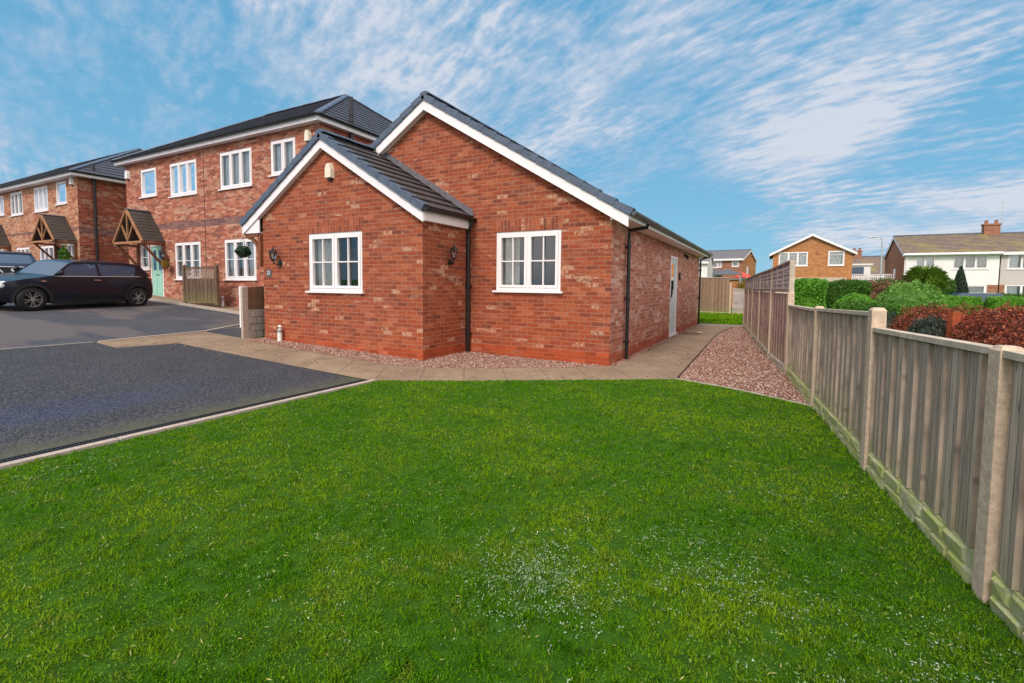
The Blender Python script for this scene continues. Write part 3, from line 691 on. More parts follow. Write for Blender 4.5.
# ---- grass blades
def inpoly(P, poly):
    x, y = P[:, 0], P[:, 1]; ins = np.zeros(len(P), bool); n = len(poly)
    for i in range(n):
        (x1, y1), (x2, y2) = poly[i], poly[(i + 1) % n]
        c = ((y1 > y) != (y2 > y)) & (x < (x2 - x1) * (y - y1) / (y2 - y1 + 1e-12) + x1); ins ^= c
    return ins
VG = np.vectorize(gz)
def grass(poly, n, cam_xy, near, far, maxd, name, hgt=(.007, .021), wd=(.0016, .0034), label=None):
    xs = [p[0] for p in poly]; ys = [p[1] for p in poly]
    P = []; tot = 0
    while tot < n:
        c = np.c_[rng.uniform(min(xs), max(xs), 400000), rng.uniform(min(ys), max(ys), 400000)]
        d = np.hypot(c[:, 0] - cam_xy[0], c[:, 1] - cam_xy[1]); keep = (rng.random(len(c)) < np.clip((near / np.maximum(d, near)) ** 1.4, .02, 1)) & inpoly(c, poly)
        c = c[keep]; P.append(c); tot += len(c)
    P = np.concatenate(P)[:n]; d = np.hypot(P[:, 0] - cam_xy[0], P[:, 1] - cam_xy[1])[:, None]
    z = VG(P[:, 0]) + .018
    clump = np.array([mnoise.noise(Vector((a * 3, b * 3, 0))) for a, b in P])
    fine = np.array([mnoise.noise(Vector((a * 14, b * 14, 3.))) for a, b in P]); h = rng.uniform(*hgt, n) * (1 + .4 * clump) * np.clip(1 + 1.6 * fine, .25, 2.2); wv = rng.uniform(*wd, n) * (1 + np.clip(d[:, 0] - 2.5, 0, 8) * .28)
    an = rng.uniform(0, 2 * PI, n); ln = rng.uniform(.1, 1.1, n) * h; la = rng.uniform(0, 2 * PI, n)
    B = np.c_[P, z]; s = np.c_[np.cos(an), np.sin(an), np.zeros(n)] * wv[:, None]
    lean = np.c_[np.cos(la), np.sin(la), np.zeros(n)] * ln[:, None]
    mid = B + lean * .35 + np.c_[np.zeros(n), np.zeros(n), h * .6]; top = B + lean + np.c_[np.zeros(n), np.zeros(n), h]
    V = np.stack([B - s, B + s, mid + s * .7, top, mid - s * .7], 1).reshape(-1, 3)
    F = np.arange(5 * n).reshape(n, 5)
    o = npmesh(name, V, F, M['blade']); tag(o, label, 'grass', kind='stuff'); return o
grass([(x, max(y, -9.2)) for x, y in LAWN], 420000, (2.42, -7.97), 2.0, 6, 9, 'grass', label='short bright green lawn grass in front of the bungalow')
grass([(-4, 11.65), (1.68, 11.65), (1.45, 19.3), (-4, 19.3)], 20000, (0, 10), 3, 6, 9, 'grass', (.03, .06), (.012, .02), label='strip of grass behind the bungalow by the far fence')

# pale clover / daisy leaves in patches
cp = []
for (cx, cy2, sx_, sy2, n) in ((1.53, -6.06, .13, .13, 230), (1.42, -5.95, .2, .16, 130), (1.62, -6.25, .2, .12, 70), (2.15, -5.55, .26, .2, 190), (2.45, -5.75, .2, .14, 110), (3.02, -5.95, .16, .2, 130), (2.8, -6.2, .22, .1, 120),
                          (2.55, -4.4, .22, .2, 50), (-1.9, -6.6, .12, .2, 50), (.3, -6.3, .6, .4, 36), (1.5, -4.6, .7, .6, 40), (-1.2, -5.6, .6, .6, 40), (2.3, -3.2, .4, .6, 30), (.9, -6.6, .3, .2, 30)):
    cp.append(np.c_[rng.normal(cx, sx_, n), rng.normal(cy2, sy2, n)])
cp = np.concatenate(cp); cp = cp[inpoly(cp, LAWN)]; cz = VG(cp[:, 0]) + .026 + rng.random(len(cp)) * .012
k3 = rng.integers(2, 12, len(cp)); pp = np.repeat(np.c_[cp, cz], k3, 0); spd = np.repeat(rng.uniform(.006, .028, len(cp)), k3)[:, None]
pp = pp + rng.normal(size=pp.shape) * np.hstack([spd, spd, spd * .15])
o = leafcloud('clover', pp, np.tile([0, 0, 1.], (len(pp), 1)), .0066, M['flint'], flat=.45, aspect=1.3); tag(o, 'pale clover leaves scattered in patches over the lawn', 'clover', kind='stuff')
# dark broad-leaved weeds
dp = np.concatenate([np.c_[rng.normal(a, .2, 120), rng.normal(b, .12, 120)] for a, b in ((3.0, -5.75), (1.4, -6.2), (-1.75, -6.7), (2.6, -6.3), (2.3, -5.4))]); dp = dp[inpoly(dp, LAWN)]
o = leafcloud('weeds', np.c_[dp, VG(dp[:, 0]) + .03 + rng.random(len(dp)) * .02], np.tile([0, 0, 1.], (len(dp), 1)), .011, M['hedge_dark'], flat=.6); tag(o, 'dark broad leaved weeds among the lawn grass', 'weeds', kind='stuff')

c_ = np.c_[rng.uniform(-2.25, 3.5, 300000), rng.uniform(-7.9, -.8, 300000)]; dd_ = np.hypot(c_[:, 0] - 2.42, c_[:, 1] + 7.97)
nz = np.array([mnoise.noise(Vector((a * 1.3, b * 1.3, 4.))) + .6 * mnoise.noise(Vector((a * 5, b * 5, 1.))) for a, b in c_])
c_ = c_[(rng.random(len(c_)) < np.clip((2.2 / np.maximum(dd_, 2.2)) ** 1.3, .05, 1)) & (nz > -.12) & inpoly(c_, LAWN)]
o = leafcloud('moss', np.c_[c_, VG(c_[:, 0]) + .022 + rng.random(len(c_)) * .014], np.tile([0, 0, 1.], (len(c_), 1)), .0058, leaf('lawn_moss_leaf', [(.25, (.035, .11, .005)), (.5, (.10, .24, .009)), (.75, (.24, .39, .025))], .25, 120), flat=.6, aspect=1.1); tag(o, 'mossy low leaves filling the lawn between the grass', 'moss', kind='stuff')
q_ = np.c_[rng.uniform(-2.2, 3.2, 5000), rng.uniform(-7.4, -.9, 5000)]; q_ = q_[inpoly(q_, LAWN)]
o = leafcloud('dead_grass', np.c_[q_, VG(q_[:, 0]) + .03 + rng.random(len(q_)) * .012], np.tile([0, 0, 1.], (len(q_), 1)), .0045, plain('straw', (.36, .34, .13), .8, .1, .3, 30), flat=.4, aspect=4.5); tag(o, 'withered straw coloured grass stems in the lawn', 'grass', kind='stuff')
# loose stones over the gravel
def stones(poly, n, name, label, size=(.008, .017)):
    xs = [p[0] for p in poly]; ys = [p[1] for p in poly]; P = np.zeros((0, 2))
    while len(P) < n:
        c = np.c_[rng.uniform(min(xs), max(xs), 20000), rng.uniform(min(ys), max(ys), 20000)]; P = np.concatenate([P, c[inpoly(c, poly)]])
    P = P[:n]; s = rng.uniform(*size, n)[:, None]; c = np.c_[P, VG(P[:, 0]) + .014 + rng.random(n) * .008]
    base = np.array([(1, 0, 0), (0, 1, 0), (-1, 0, 0), (0, -1, 0), (0, 0, .7), (0, 0, -.7)], float)
    an = rng.uniform(0, 2 * PI, n); ca, sa = np.cos(an), np.sin(an)
    jit = rng.uniform(.65, 1.3, (n, 6, 1)); b = base[None] * jit
    x = b[..., 0] * ca[:, None] - b[..., 1] * sa[:, None]; y = b[..., 0] * sa[:, None] + b[..., 1] * ca[:, None]
    V = (np.stack([x, y, b[..., 2]], -1) * s[:, None] + c[:, None]).reshape(-1, 3)
    fb = np.array([(0, 1, 4), (1, 2, 4), (2, 3, 4), (3, 0, 4), (1, 0, 5), (2, 1, 5), (3, 2, 5), (0, 3, 5)])
    F = (np.arange(n)[:, None, None] * 6 + fb[None]).reshape(-1, 3)
    tag(npmesh(name, V, F, M['stone_g']), label, 'gravel', kind='stuff')
stones(G2, 17000, 'gravel', 'pink gravel bed between the side path and the tall fence')
stones([(-8.2, -3.5), (-2.5, -2.9), (1.1, -.6), (.95, 9.5), (.2, 9.5), (.25, .2), (-2.2, -1.7), (-7.0, -1.8)], 420, 'gravel', 'stray pink stones scattered over the paving')
stones(G1, 9000, 'gravel', 'thin strip of pink gravel at the foot of the bungalow walls')

# ================================================================== BUNGALOW
H = empty('brick_bungalow', (0, 0, 0), 'single storey red brick bungalow with two gables, white bargeboards and dark tiled roof', 'bungalow')
S = 2.50; SL = .605; AX, AZ = -3.9, 5.18          # main gable ridge line (top of tiles)
WX0, WX1, WY = -7.24, -2.90, -1.40; WA, WZ = -5.30, 4.24; WSL = .62
tz = lambda x: AZ - SL * abs(x - AX)
wz_ = lambda x: WZ - WSL * abs(x - WA)
FF = Frame('y', 0, -1); FW = Frame('y', WY, -1); FS = Frame('x', 0, 1)
mb = MB()
w1 = (-2.256, -.921, 1.275, 2.38); w2 = (-5.80, -4.33, 1.225, 2.36); dr = (5.40, 6.42, .09, 2.22)
wall_panel(mb, 'y', 0, [(WX1, -.3), (0, -.3), (0, tz(0) - .14), (AX, AZ - .14), (-7.8, tz(-7.8) - .14), (-7.8, 2.0), (WX1, 2.0)], [w1])
mb.quad((-7.8, 0, -.3), (-7.8, 10.95, -.3), (-7.8, 10.95, S + .25), (-7.8, 0, S + .25))
mb.quad((0, 10.95, -.3), (-7.8, 10.95, -.3), (-7.8, 10.95, tz(-7.8) - .14), (AX, 10.95, AZ - .14), (0, 10.95, tz(0) - .14))
mb.quad((-7.8, 0, -.3), (WX0, 0, -.3), (WX0, 0, 2.3), (-7.8, 0, 2.3))
wl = mb.build('wall', M['brick'], H)
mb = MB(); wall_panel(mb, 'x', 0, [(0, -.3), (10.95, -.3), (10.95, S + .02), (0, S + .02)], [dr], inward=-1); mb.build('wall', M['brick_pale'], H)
mb = MB()
wall_panel(mb, 'y', WY, [(WX0, -.3), (WX1, -.3), (WX1, wz_(WX1) - .13), (WA, WZ - .13), (WX0, wz_(WX0) - .13)], [w2])
wall_panel(mb, 'x', WX1, [(WY, -.3), (0, -.3), (0, 2.55), (WY, 2.55)], [])
wall_panel(mb, 'x', WX0, [(WY, -.3), (0, -.3), (0, 2.55), (WY, 2.55)], [])
mb.build('wall', M['brick'], H)
mb = MB(); mb.box(-7.7, -.12, .12, 10.8, .02, .06); mb.box(WX0 + .1, WX1 - .1, WY + .12, .1, .02, .06)
mb.quad((-7.7, 2.6, 0), (-.12, 2.6, 0), (-.12, 2.6, 2.6), (-7.7, 2.6, 2.6)); mb.quad((WX0, .6, 0), (WX1 + 2.5, .6, 0), (WX1 + 2.5, .6, 2.5), (WX0, .6, 2.5))
mb.build('dark_room_lining', M['darkroom'], H)  # room floor plus dark upright sheets standing in for shade behind the windows
for fr, (a, b, z0, z1) in ((FF, w1), (FW, w2)):
    mb = MB(); fr.box(mb, a - .06, b + .02, -.05, .003, z1 + .002, z1 + .225); mb.build('lintel', M['brick_soldier'], H)
window(H, FF, *w1, curtain=[(.0, .33, 'curtain'), (.96, 1.05, 'curtain')], glass='glass')
window(H, FW, *w2, curtain=[(-.02, .50, 'curtain')], glass='glass')
# side door
mb = MB(); D = dr
for b_ in ((D[0], D[0] + .06, -.08, .0, D[2], D[3]), (D[1] - .06, D[1], -.08, .0, D[2], D[3]), (D[0] + .06, D[1] - .06, -.08, .0, D[3] - .06, D[3]), (D[0] - .02, D[1] + .02, -.08, .05, D[2] - .06, D[2])): FS.box(mb, *b_)
do = mb.build('door', M['upvc'], H)
mb = MB(); FS.box(mb, D[0] + .062, D[1] - .062, -.075, -.022, D[2] + .01, 1.05); FS.box(mb, D[0] + .062, D[0] + .22, -.075, -.022, 1.05, D[3] - .062); FS.box(mb, D[1] - .22, D[1] - .062, -.075, -.022, 1.05, D[3] - .062); FS.box(mb, D[0] + .22, D[1] - .22, -.075, -.022, D[3] - .2, D[3] - .062)
mb.build('door_leaf', M['white_door'], do)
mb = MB(); FS.box(mb, D[0] + .22, D[1] - .22, -.06, -.04, 1.05, D[3] - .2); mb.build('pane', M['glass_refl'], do)
mb = MB(); FS.box(mb, D[0] + .1, D[0] + .14, -.02, .0, .98, 1.2); FS.box(mb, D[0] + .1, D[0] + .24, .01, .03, 1.07, 1.095); mb.build('handle', M['blackmetal'], do)
tag(empty('doormat', (.33, 6.85, 0), 'flat brown doormat on the path by the side door', 'doormat'))
dm = bpy.data.objects['doormat']
mb = MB(); mb.box(-.26, .24, -.32, .38, .013, .03); mb.build('pile', M['mat'], dm); mb = MB(); mb.box(.16, .32, .3, .46, .031, .05); mb.build('corner_tile', M['kerb2'], dm)

# tile slopes (main)
eL, eR = -8.22, .36
ln = math.hypot(1, SL)
mb = MB()
V1 = Vector((-1, 0, SL)) / ln; V2 = Vector((1, 0, SL)) / ln
tiles(mb, (eR, -.10, tz(eR)), (0, 1, 0), V1, [(0, 0), (11.2, 0), (11.2, (eR - AX) * ln), (0, (eR - AX) * ln)], .33, .03, .33)
tiles(mb, (eL, 11.1, tz(eL)), (0, -1, 0), V2, [(0, 0), (11.2, 0), (11.2, (AX - eL) * ln), (0, (AX - eL) * ln)], .33, .03, .33)
rf = mb.build('roof', M['roof'], H, fix=False)
def ridge(pa, pb, r_=.12, step=.45, mat='verge', parent=None, name='ridge_tiles'):
    mb = MB(); pa = Vector(pa); pb = Vector(pb); n = max(1, int((pb - pa).length / step)); d = (pb - pa) / n; side = d.cross(Vector((0, 0, 1))).normalized()
    for i in range(n):
        a = pa + d * i; b = pa + d * (i + .985); lift = .004 * (i % 2); vs = []
        for q in (a, b):
            for k in range(7):
                t = PI * k / 6; vs.append(q + side * math.cos(t) * r_ + Vector((0, 0, 1)) * (math.sin(t) * r_ * .55 + lift - .03))
        mb.add(vs, [(k, k + 1, k + 8, k + 7) for k in range(6)] + [tuple(range(7)), tuple(range(7, 14))])
    return mb.build(name, M[mat], parent, fix=False)
ridge((AX, -.12, AZ + .05), (AX, 11.12, AZ + .05), parent=rf)
def verge(apex, tip, y0, y1, gauge, parent, mat='verge'):
    """dry verge units stepping down a gable edge"""
    mb = MB(); a = Vector((apex[0], 0, apex[1])); b = Vector((tip[0], 0, tip[1])); L = (b - a).length; n = int(round(L / gauge)); d = (b - a) / L; up = Vector((-d.z, 0, d.x)); up = up if up.z > 0 else -up
    for i in range(n):
        p = a + d * (L * i / n); q = a + d * (L * (i + 1) / n - .006); vs = []
        for yy in (y0, y1):
            for (c, h) in ((p, .022), (q, .050), (q, -.075), (p, -.085)): w_ = c + up * h; vs.append((w_.x, yy, w_.z))
        mb.add(vs, [(0, 1, 2, 3), (4, 5, 6, 7), (0, 1, 5, 4), (1, 2, 6, 5), (2, 3, 7, 6), (3, 0, 4, 7)])
    return mb.build('verge', M[mat], parent)
verge((AX, AZ), (eR + .02, tz(eR + .02)), -.17, -.02, .33, rf); verge((AX, AZ), (eL, tz(eL)), -.17, -.02, .33, rf)
mb = MB()
def barge(mb, apex, tip, y0, y1, top=-.085, depth=.165):
    (ax, az), (tx, tz_) = apex, tip; s_ = 1 if tx > ax else -1; k_ = math.hypot(1, (az - tz_) / (tx - ax))
    t_, d_ = top * k_, depth * k_
    mb.add([(ax, y0, az + t_), (tx, y0, tz_ + t_), (tx, y0, tz_ + t_ - d_), (ax, y0, az + t_ - d_), (ax, y1, az + t_), (tx, y1, tz_ + t_), (tx, y1, tz_ + t_ - d_), (ax, y1, az + t_ - d_)],
           [(0, 1, 2, 3), (4, 5, 6, 7), (0, 1, 5, 4), (1, 2, 6, 5), (2, 3, 7, 6), (3, 0, 4, 7)])
barge(mb, (AX, AZ), (eR - .05, tz(eR - .05)), -.14, -.115); barge(mb, (AX, AZ), (eL + .05, tz(eL + .05)), -.14, -.115)
mb.build('bargeboard', M['fascia'], H)
mb = MB()   # sloping soffit under the verge and boxed eaves
for tx in (eR - .05, eL + .05):
    mb.quad((AX, -.115, AZ - .29), (tx, -.115, tz(tx) - .29), (tx, .0, tz(tx) - .29), (AX, .0, AZ - .29))
mb.box(.004, eR - .055, -.112, 11.05, S - .02, S)               # flat soffit right
mb.box(eR - .05, eR - .03, -.112, 11.05, S - .03, tz(eR) - .01)   # fascia right
mb.add([(.0, -.11, S - .02), (eR - .052, -.11, S - .02), (eR - .052, -.11, tz(eR) - .1), (.0, -.11, tz(0) - .3), (.0, -.085, S - .02), (eR - .052, -.085, S - .02), (eR - .052, -.085, tz(eR) - .1), (.0, -.085, tz(0) - .3)], [(0, 1, 2, 3), (4, 5, 6, 7), (0, 1, 5, 4)])
mb.box(-8.17, -7.8, -.11, 11.05, S - .02, S)
mb.box(-8.17, -8.15, -.11, 11.05, S - .03, tz(eL) - .01)
mb.add([(.0, 11.05, S - .02), (eR - .052, 11.05, S - .02), (eR - .052, 11.05, tz(eR) - .1), (.0, 11.05, tz(0) - .3)], [(0, 1, 2, 3)])
mb.build('soffit', M['fascia'], H)
def gutter(y0, y1, x, z, parent, mat='blackplastic', ax='y', r_=.056):
    mb = MB(); n = 8; vs = []
    for yy in (y0, y1):
        for k in range(n + 1):
            t = PI + PI * k / n; a_, h_ = x + math.cos(t) * r_, z + math.sin(t) * r_
            vs.append((a_, yy, h_) if ax == 'y' else (yy, a_, h_))
    mb.add(vs, [(k, k + 1, k + n + 2, k + n + 1) for k in range(n)] + [tuple(range(n + 1)), tuple(range(n + 1, 2 * n + 2))])
    L = abs(y1 - y0); m_ = int(L / 1.8) + 1
    for i in range(m_ + 1):
        c = y0 + (y1 - y0) * (i + .02) / (m_ + .04)
        pts = [((x + math.cos(PI + PI * k / 8) * (r_ + .006)), z + math.sin(PI + PI * k / 8) * (r_ + .006)) for k in range(9)]
        vs = []
        for yy in (c - .03, c + .03): vs += [((p[0], yy, p[1]) if ax == 'y' else (yy, p[0], p[1])) for p in pts]
        mb.add(vs, [(k, k + 1, k + 10, k + 9) for k in range(8)])
    return mb.build('gutter', M[mat], parent, fix=False)
M['greyplastic'] = plain('grey_blue_gutter', (.07, .09, .12), .35, .5, .1)
gutter(-.15, 11.08, eR + .035, tz(eR) - .02, H, 'greyplastic')
gutter(-.15, 11.08, eL - .035, tz(eL) - .02, H)
def downpipe(pts, parent, r_=.034, clips=(), dirv=(1, 0, 0)):
    mb = MB(); mb.tube(pts, r_, 12)
    for z in clips:
        x, y = pts[-1][0], pts[-1][1]; mb.tube([(x, y, z - .03), (x, y, z + .03)], r_ + .012, 12)
        mb.box(x - .06 if dirv[0] else x - .05, x + .02 if dirv[0] else x + .05, y - .05 if dirv[0] else y - .01, y + .05 if dirv[0] else y + .06, z - .012, z + .012)
    return mb.build('downpipe', M['blackplastic'], parent)
downpipe([(eR + .03, .87, 2.50), (eR + .03, .87, 2.44), (.20, .87, 2.42), (.065, .87, 2.40), (.065, .87, 2.30), (.065, .87, .03)], H, clips=(2.1, 1.15, .35))
downpipe([(eR + .03, 10.80, 2.50), (.20, 10.80, 2.44), (.065, 10.80, 2.40), (.065, 10.80, 2.30), (.065, 10.80, .03)], H, clips=(2.0, 1.0))

# wing roof
tl, tr = WA - 2.54, WA + 2.52; wy0 = WY - .09
mb = MB(); ln2 = math.hypot(1, WSL)
tiles(mb, (tr, wy0, wz_(tr)), (0, 1, 0), Vector((-1, 0, WSL)) / ln2, [(0, 0), (-wy0 - .002, 0), (-wy0 - .002, (tr - WA) * ln2), (0, (tr - WA) * ln2)], .31, .038, .33)
tiles(mb, (tl, -.002, wz_(tl)), (0, -1, 0), Vector((1, 0, WSL)) / ln2, [(0, 0), (-wy0 - .002, 0), (-wy0 - .002, (WA - tl) * ln2), (0, (WA - tl) * ln2)], .31, .038, .33)
wr = mb.build('roof', M['roof'], H, fix=False)
ridge((WA, wy0 - .03, WZ + .045), (WA, -.02, WZ + .045), .12, .33, parent=wr)
verge((WA, WZ), (tr, wz_(tr)), wy0 - .05, wy0 + .10, .31, wr); verge((WA, WZ), (tl, wz_(tl)), wy0 - .05, wy0 + .10, .31, wr)
mb = MB(); barge(mb, (WA, WZ), (tr - .04, wz_(tr - .04)), wy0 - .012, wy0 + .012, -.085, .145); barge(mb, (WA, WZ), (tl + .04, wz_(tl + .04)), wy0 - .012, wy0 + .012, -.085, .145); mb.build('bargeboard', M['fascia'], H)
mb = MB()
for tx in (tr - .04, tl + .04): mb.quad((WA, wy0 + .012, WZ - .26), (tx, wy0 + .012, wz_(tx) - .26), (tx, WY, wz_(tx) - .26), (WA, WY, WZ - .26))
mb.box(tr - .05, tr - .03, wy0 + .014, -.004, 2.46, wz_(tr) - .01); mb.box(WX1 + .003, tr - .052, wy0 + .014, -.004, 2.46, 2.475)
mb.box(tl + .03, tl + .05, wy0 + .014, -.004, 2.44, wz_(tl) - .01); mb.box(tl + .052, WX0 - .003, wy0 + .014, -.004, 2.44, 2.455)
mb.box(tl + .052, WX0 - .003, wy0 + .016, wy0 + .034, 2.456, 2.72)       # boxed end
mb.add([(WX1, wy0 + .014, 2.476), (tr - .052, wy0 + .014, 2.476), (tr - .052, wy0 + .014, wz_(tr) - .1), (WX1, wy0 + .014, wz_(WX1) - .28)], [(0, 1, 2, 3)])
mb.build('soffit', M['fascia'], H)
gutter(wy0 - .04, -.01, tr + .035, wz_(tr) - .015, H)
downpipe([(tr + .03, -.10, 2.62), (tr + .02, -.10, 2.52), (WX1 - .0 + .05, -.085, 2.40), (WX1 + .05, -.07, 2.3), (WX1 + .05, -.07, 0.0)], H, clips=(1.35, .42), dirv=(0, 1, 0))
# lead flashing where the wing roof meets the main gable
mb = MB()
mb.add([(WA, -.014, wz_(WA) + .03), (tr, -.014, wz_(tr) + .03), (tr, -.014, wz_(tr) + .15), (WA, -.014, wz_(WA) + .15), (WA, -.15, wz_(WA) + .052), (tr, -.15, wz_(tr) + .052), (WA, -.002, wz_(WA) + .155), (tr, -.002, wz_(tr) + .155)], [(0, 1, 2, 3), (0, 4, 5, 1), (3, 2, 7, 6)])
mb.build('flashing', M['lead'], H, fix=False)

def alarm_box(fr, u_, z, parent, s_=1., mat='cream'):
    mb = MB(); w_ = .085 * s_; h_ = .13 * s_
    front = [(-w_, -h_), (w_, -h_), (w_ * .95, h_ * .2), (w_ * .6, h_ * .85), (w_ * .3, h_), (-w_ * .3, h_), (-w_ * .6, h_ * .85), (-w_ * .95, h_ * .2)]
    vs = [fr.P(u_ + a, .0, z + b) for a, b in front] + [fr.P(u_ + a * .82, .075 * s_, z + b * .9) for a, b in front]; n = len(front)
    mb.add(vs, [tuple(range(n)), tuple(range(n, 2 * n))] + [(i, (i + 1) % n, n + (i + 1) % n, n + i) for i in range(n)])
    o = mb.build('alarm_box', M[mat], parent)
    b2 = MB(); fr.box(b2, u_ - w_ * .5, u_ + w_ * .5, .0, .05, z - h_ - .03, z - h_ - .002); b2.build('strobe', M['blackplastic'], o)
    return o
alarm_box(FW, -5.13, 3.53, H, 1.12)

def lantern(fr, u_, z, parent, side=-1, s_=1.):
    """black coach lantern on a scrolled bracket"""
    mb = MB(); P = fr.P
    mb.tube([P(u_ + .05 * s_, .0, z - .12 * s_), P(u_ + .05 * s_, .02 * s_, z - .12 * s_)], .05 * s_, 12)
    mb.tube([P(u_ + .05 * s_, .02 * s_, z - .12 * s_), P(u_ + .04 * s_, .07 * s_, z - .15 * s_), P(u_, .11 * s_, z - .12 * s_), P(u_, .12 * s_, z - .07 * s_)], .012 * s_, 8)
    mb.tube([P(u_, .12 * s_, z - .08 * s_), P(u_, .12 * s_, z - .055 * s_)], [.03 * s_, .045 * s_], 6)
    for k in range(6):
        t = 2 * PI * k / 6 + .3
        mb.tube([P(u_ + math.cos(t) * .04 * s_, .12 * s_ + math.sin(t) * .04 * s_, z - .055 * s_), P(u_ + math.cos(t) * .062 * s_, .12 * s_ + math.sin(t) * .062 * s_, z + .07 * s_)], .006 * s_, 4)
    mb.tube([P(u_, .12 * s_, z + .07 * s_), P(u_, .12 * s_, z + .085 * s_), P(u_, .12 * s_, z + .12 * s_), P(u_, .12 * s_, z + .135 * s_), P(u_, .12 * s_, z + .18 * s_)], [.078 * s_, .072 * s_, .03 * s_, .014 * s_, .003 * s_], 6)
    o = mb.build('wall_lantern', M['blackmetal'], parent)
    g = MB(); g.tube([P(u_, .12 * s_, z - .052 * s_), P(u_, .12 * s_, z + .068 * s_)], [.036 * s_, .056 * s_], 6, cap=False); g.build('lantern_glass', M['glass_lo'], o, fix=False)
    b = MB(); b.tube([P(u_, .12 * s_, z - .05 * s_), P(u_, .12 * s_, z + .03 * s_)], [.014 * s_, .02 * s_], 8); b.build('bulb', M['whiteplastic'], o)
    return o
lantern(FW, -6.72, 1.93, H, s_=1.15)
lantern(Frame('x', WX1, 1), -.67, 1.93, H, s_=1.15)
# number plate of the house
mb = MB(); FW.box(mb, -7.125, -6.965, .0, .012, 1.515, 1.655); npl = mb.build('number_plaque', M['plate'], H)
def text(body, size, loc, rot, mat, parent, name, ext=.003):
    c = bpy.data.curves.new(name, 'FONT'); c.body = body; c.size = size; c.extrude = ext; c.align_x = 'CENTER'; c.align_y = 'CENTER'
    t = bpy.data.objects.new(name, c); COL.objects.link(t)
    dg = bpy.context.evaluated_depsgraph_get(); me = bpy.data.meshes.new_from_object(t.evaluated_get(dg)); bpy.data.objects.remove(t)
    me.materials.clear(); me.materials.append(mat); o = bpy.data.objects.new(name, me); COL.objects.link(o); o.parent = parent; o.location = loc; o.rotation_euler = rot; return o
text('21', .115, (-7.045, WY - .016, 1.585), (PI / 2, 0, 0), M['whiteplastic'], npl, 'numerals')
# small side-wall fittings
mb = MB(); FS.box(mb, 6.66, 6.74, 0, .05, 1.58, 1.80); mb.build('bell_box', M['blackplastic'], H)
mb = MB(); mb.tube([(0, 7.45, 2.34), (.05, 7.45, 2.34), (.13, 7.45, 2.25)], [.03, .04, .05], 10); mb.build('security_light', M['blackmetal'], H)
# timber gallows bracket under the left boxed eave
mb = MB(); bx = WX0 - .05
for yy in (WY - .02,):
    mb.bar((bx, yy, 2.42), (bx, yy, 1.72), .07, .07, (0, 1, 0)); mb.bar((bx, yy, 2.40), (bx - .48, yy, 2.40), .07, .07)
    n = 8; pts = []
    for i in range(n + 1):
        t = i / n * PI / 2; pts.append((bx - .40 * (1 - math.cos(t)), yy, 1.80 + .55 * math.sin(t)))
    for a, b in zip(pts[:-1], pts[1:]): mb.bar(a, b, .06, .06, (0, 1, 0))
mb.build('timber_bracket', M['oak'], H)

# air vent pipe at the foot of the wing wall
v = empty('vent_pipe', (-6.62, WY - .09, gz(-6.62)), 'short white and grey waste pipe standing against the foot of the gabled wall', 'pipe', 'pale waste pipes at the wall foot')
mb = MB(); mb.tube([(0, 0, 0), (0, 0, .2)], .045, 14); mb.build('pipe', M['whiteplastic'], v)
mb = MB(); mb.tube([(0, 0, .2), (0, 0, .26)], .052, 14); mb.build('collar', M['rimgrey'], v)
mb = MB(); mb.tube([(0, 0, .26), (0, 0, .31), (0, .02, .335)], [.045, .045, .03], 14); mb.build('cap', M['whiteplastic'], v)
v2 = empty('vent_pipe', (-13.55, 1.42, gz(-13.55) + .07), 'short pale waste pipe beside the brown trellis screen', 'pipe', 'pale waste pipes at the wall foot')
for ch in v.children:
    c = ch.copy(); COL.objects.link(c); c.parent = v2

# hanging basket
hb = empty('hanging_basket', (-7.70, -1.55, 2.05), 'dark leafy hanging basket on the bracket by the white window', 'hanging basket', 'hanging baskets on the house fronts')
p_, d_ = blob_pts(.14, .14, .11, 900, .0, .2); leafcloud('foliage', p_, d_, .035, M['basketleaf'], hb)
mb = MB(); mb.tube([(0, 0, -.13), (0, 0, -.08), (0, 0, -.01)], [.05, .11, .13], 14); mb.build('bowl', M['blackmetal'], hb)
mb = MB()
for k in range(3): mb.tube([(math.cos(k * 2.1) * .12, math.sin(k * 2.1) * .12, 0), (.0, 0, .32)], .004, 5)
mb.build('chain', M['blackmetal'], hb)

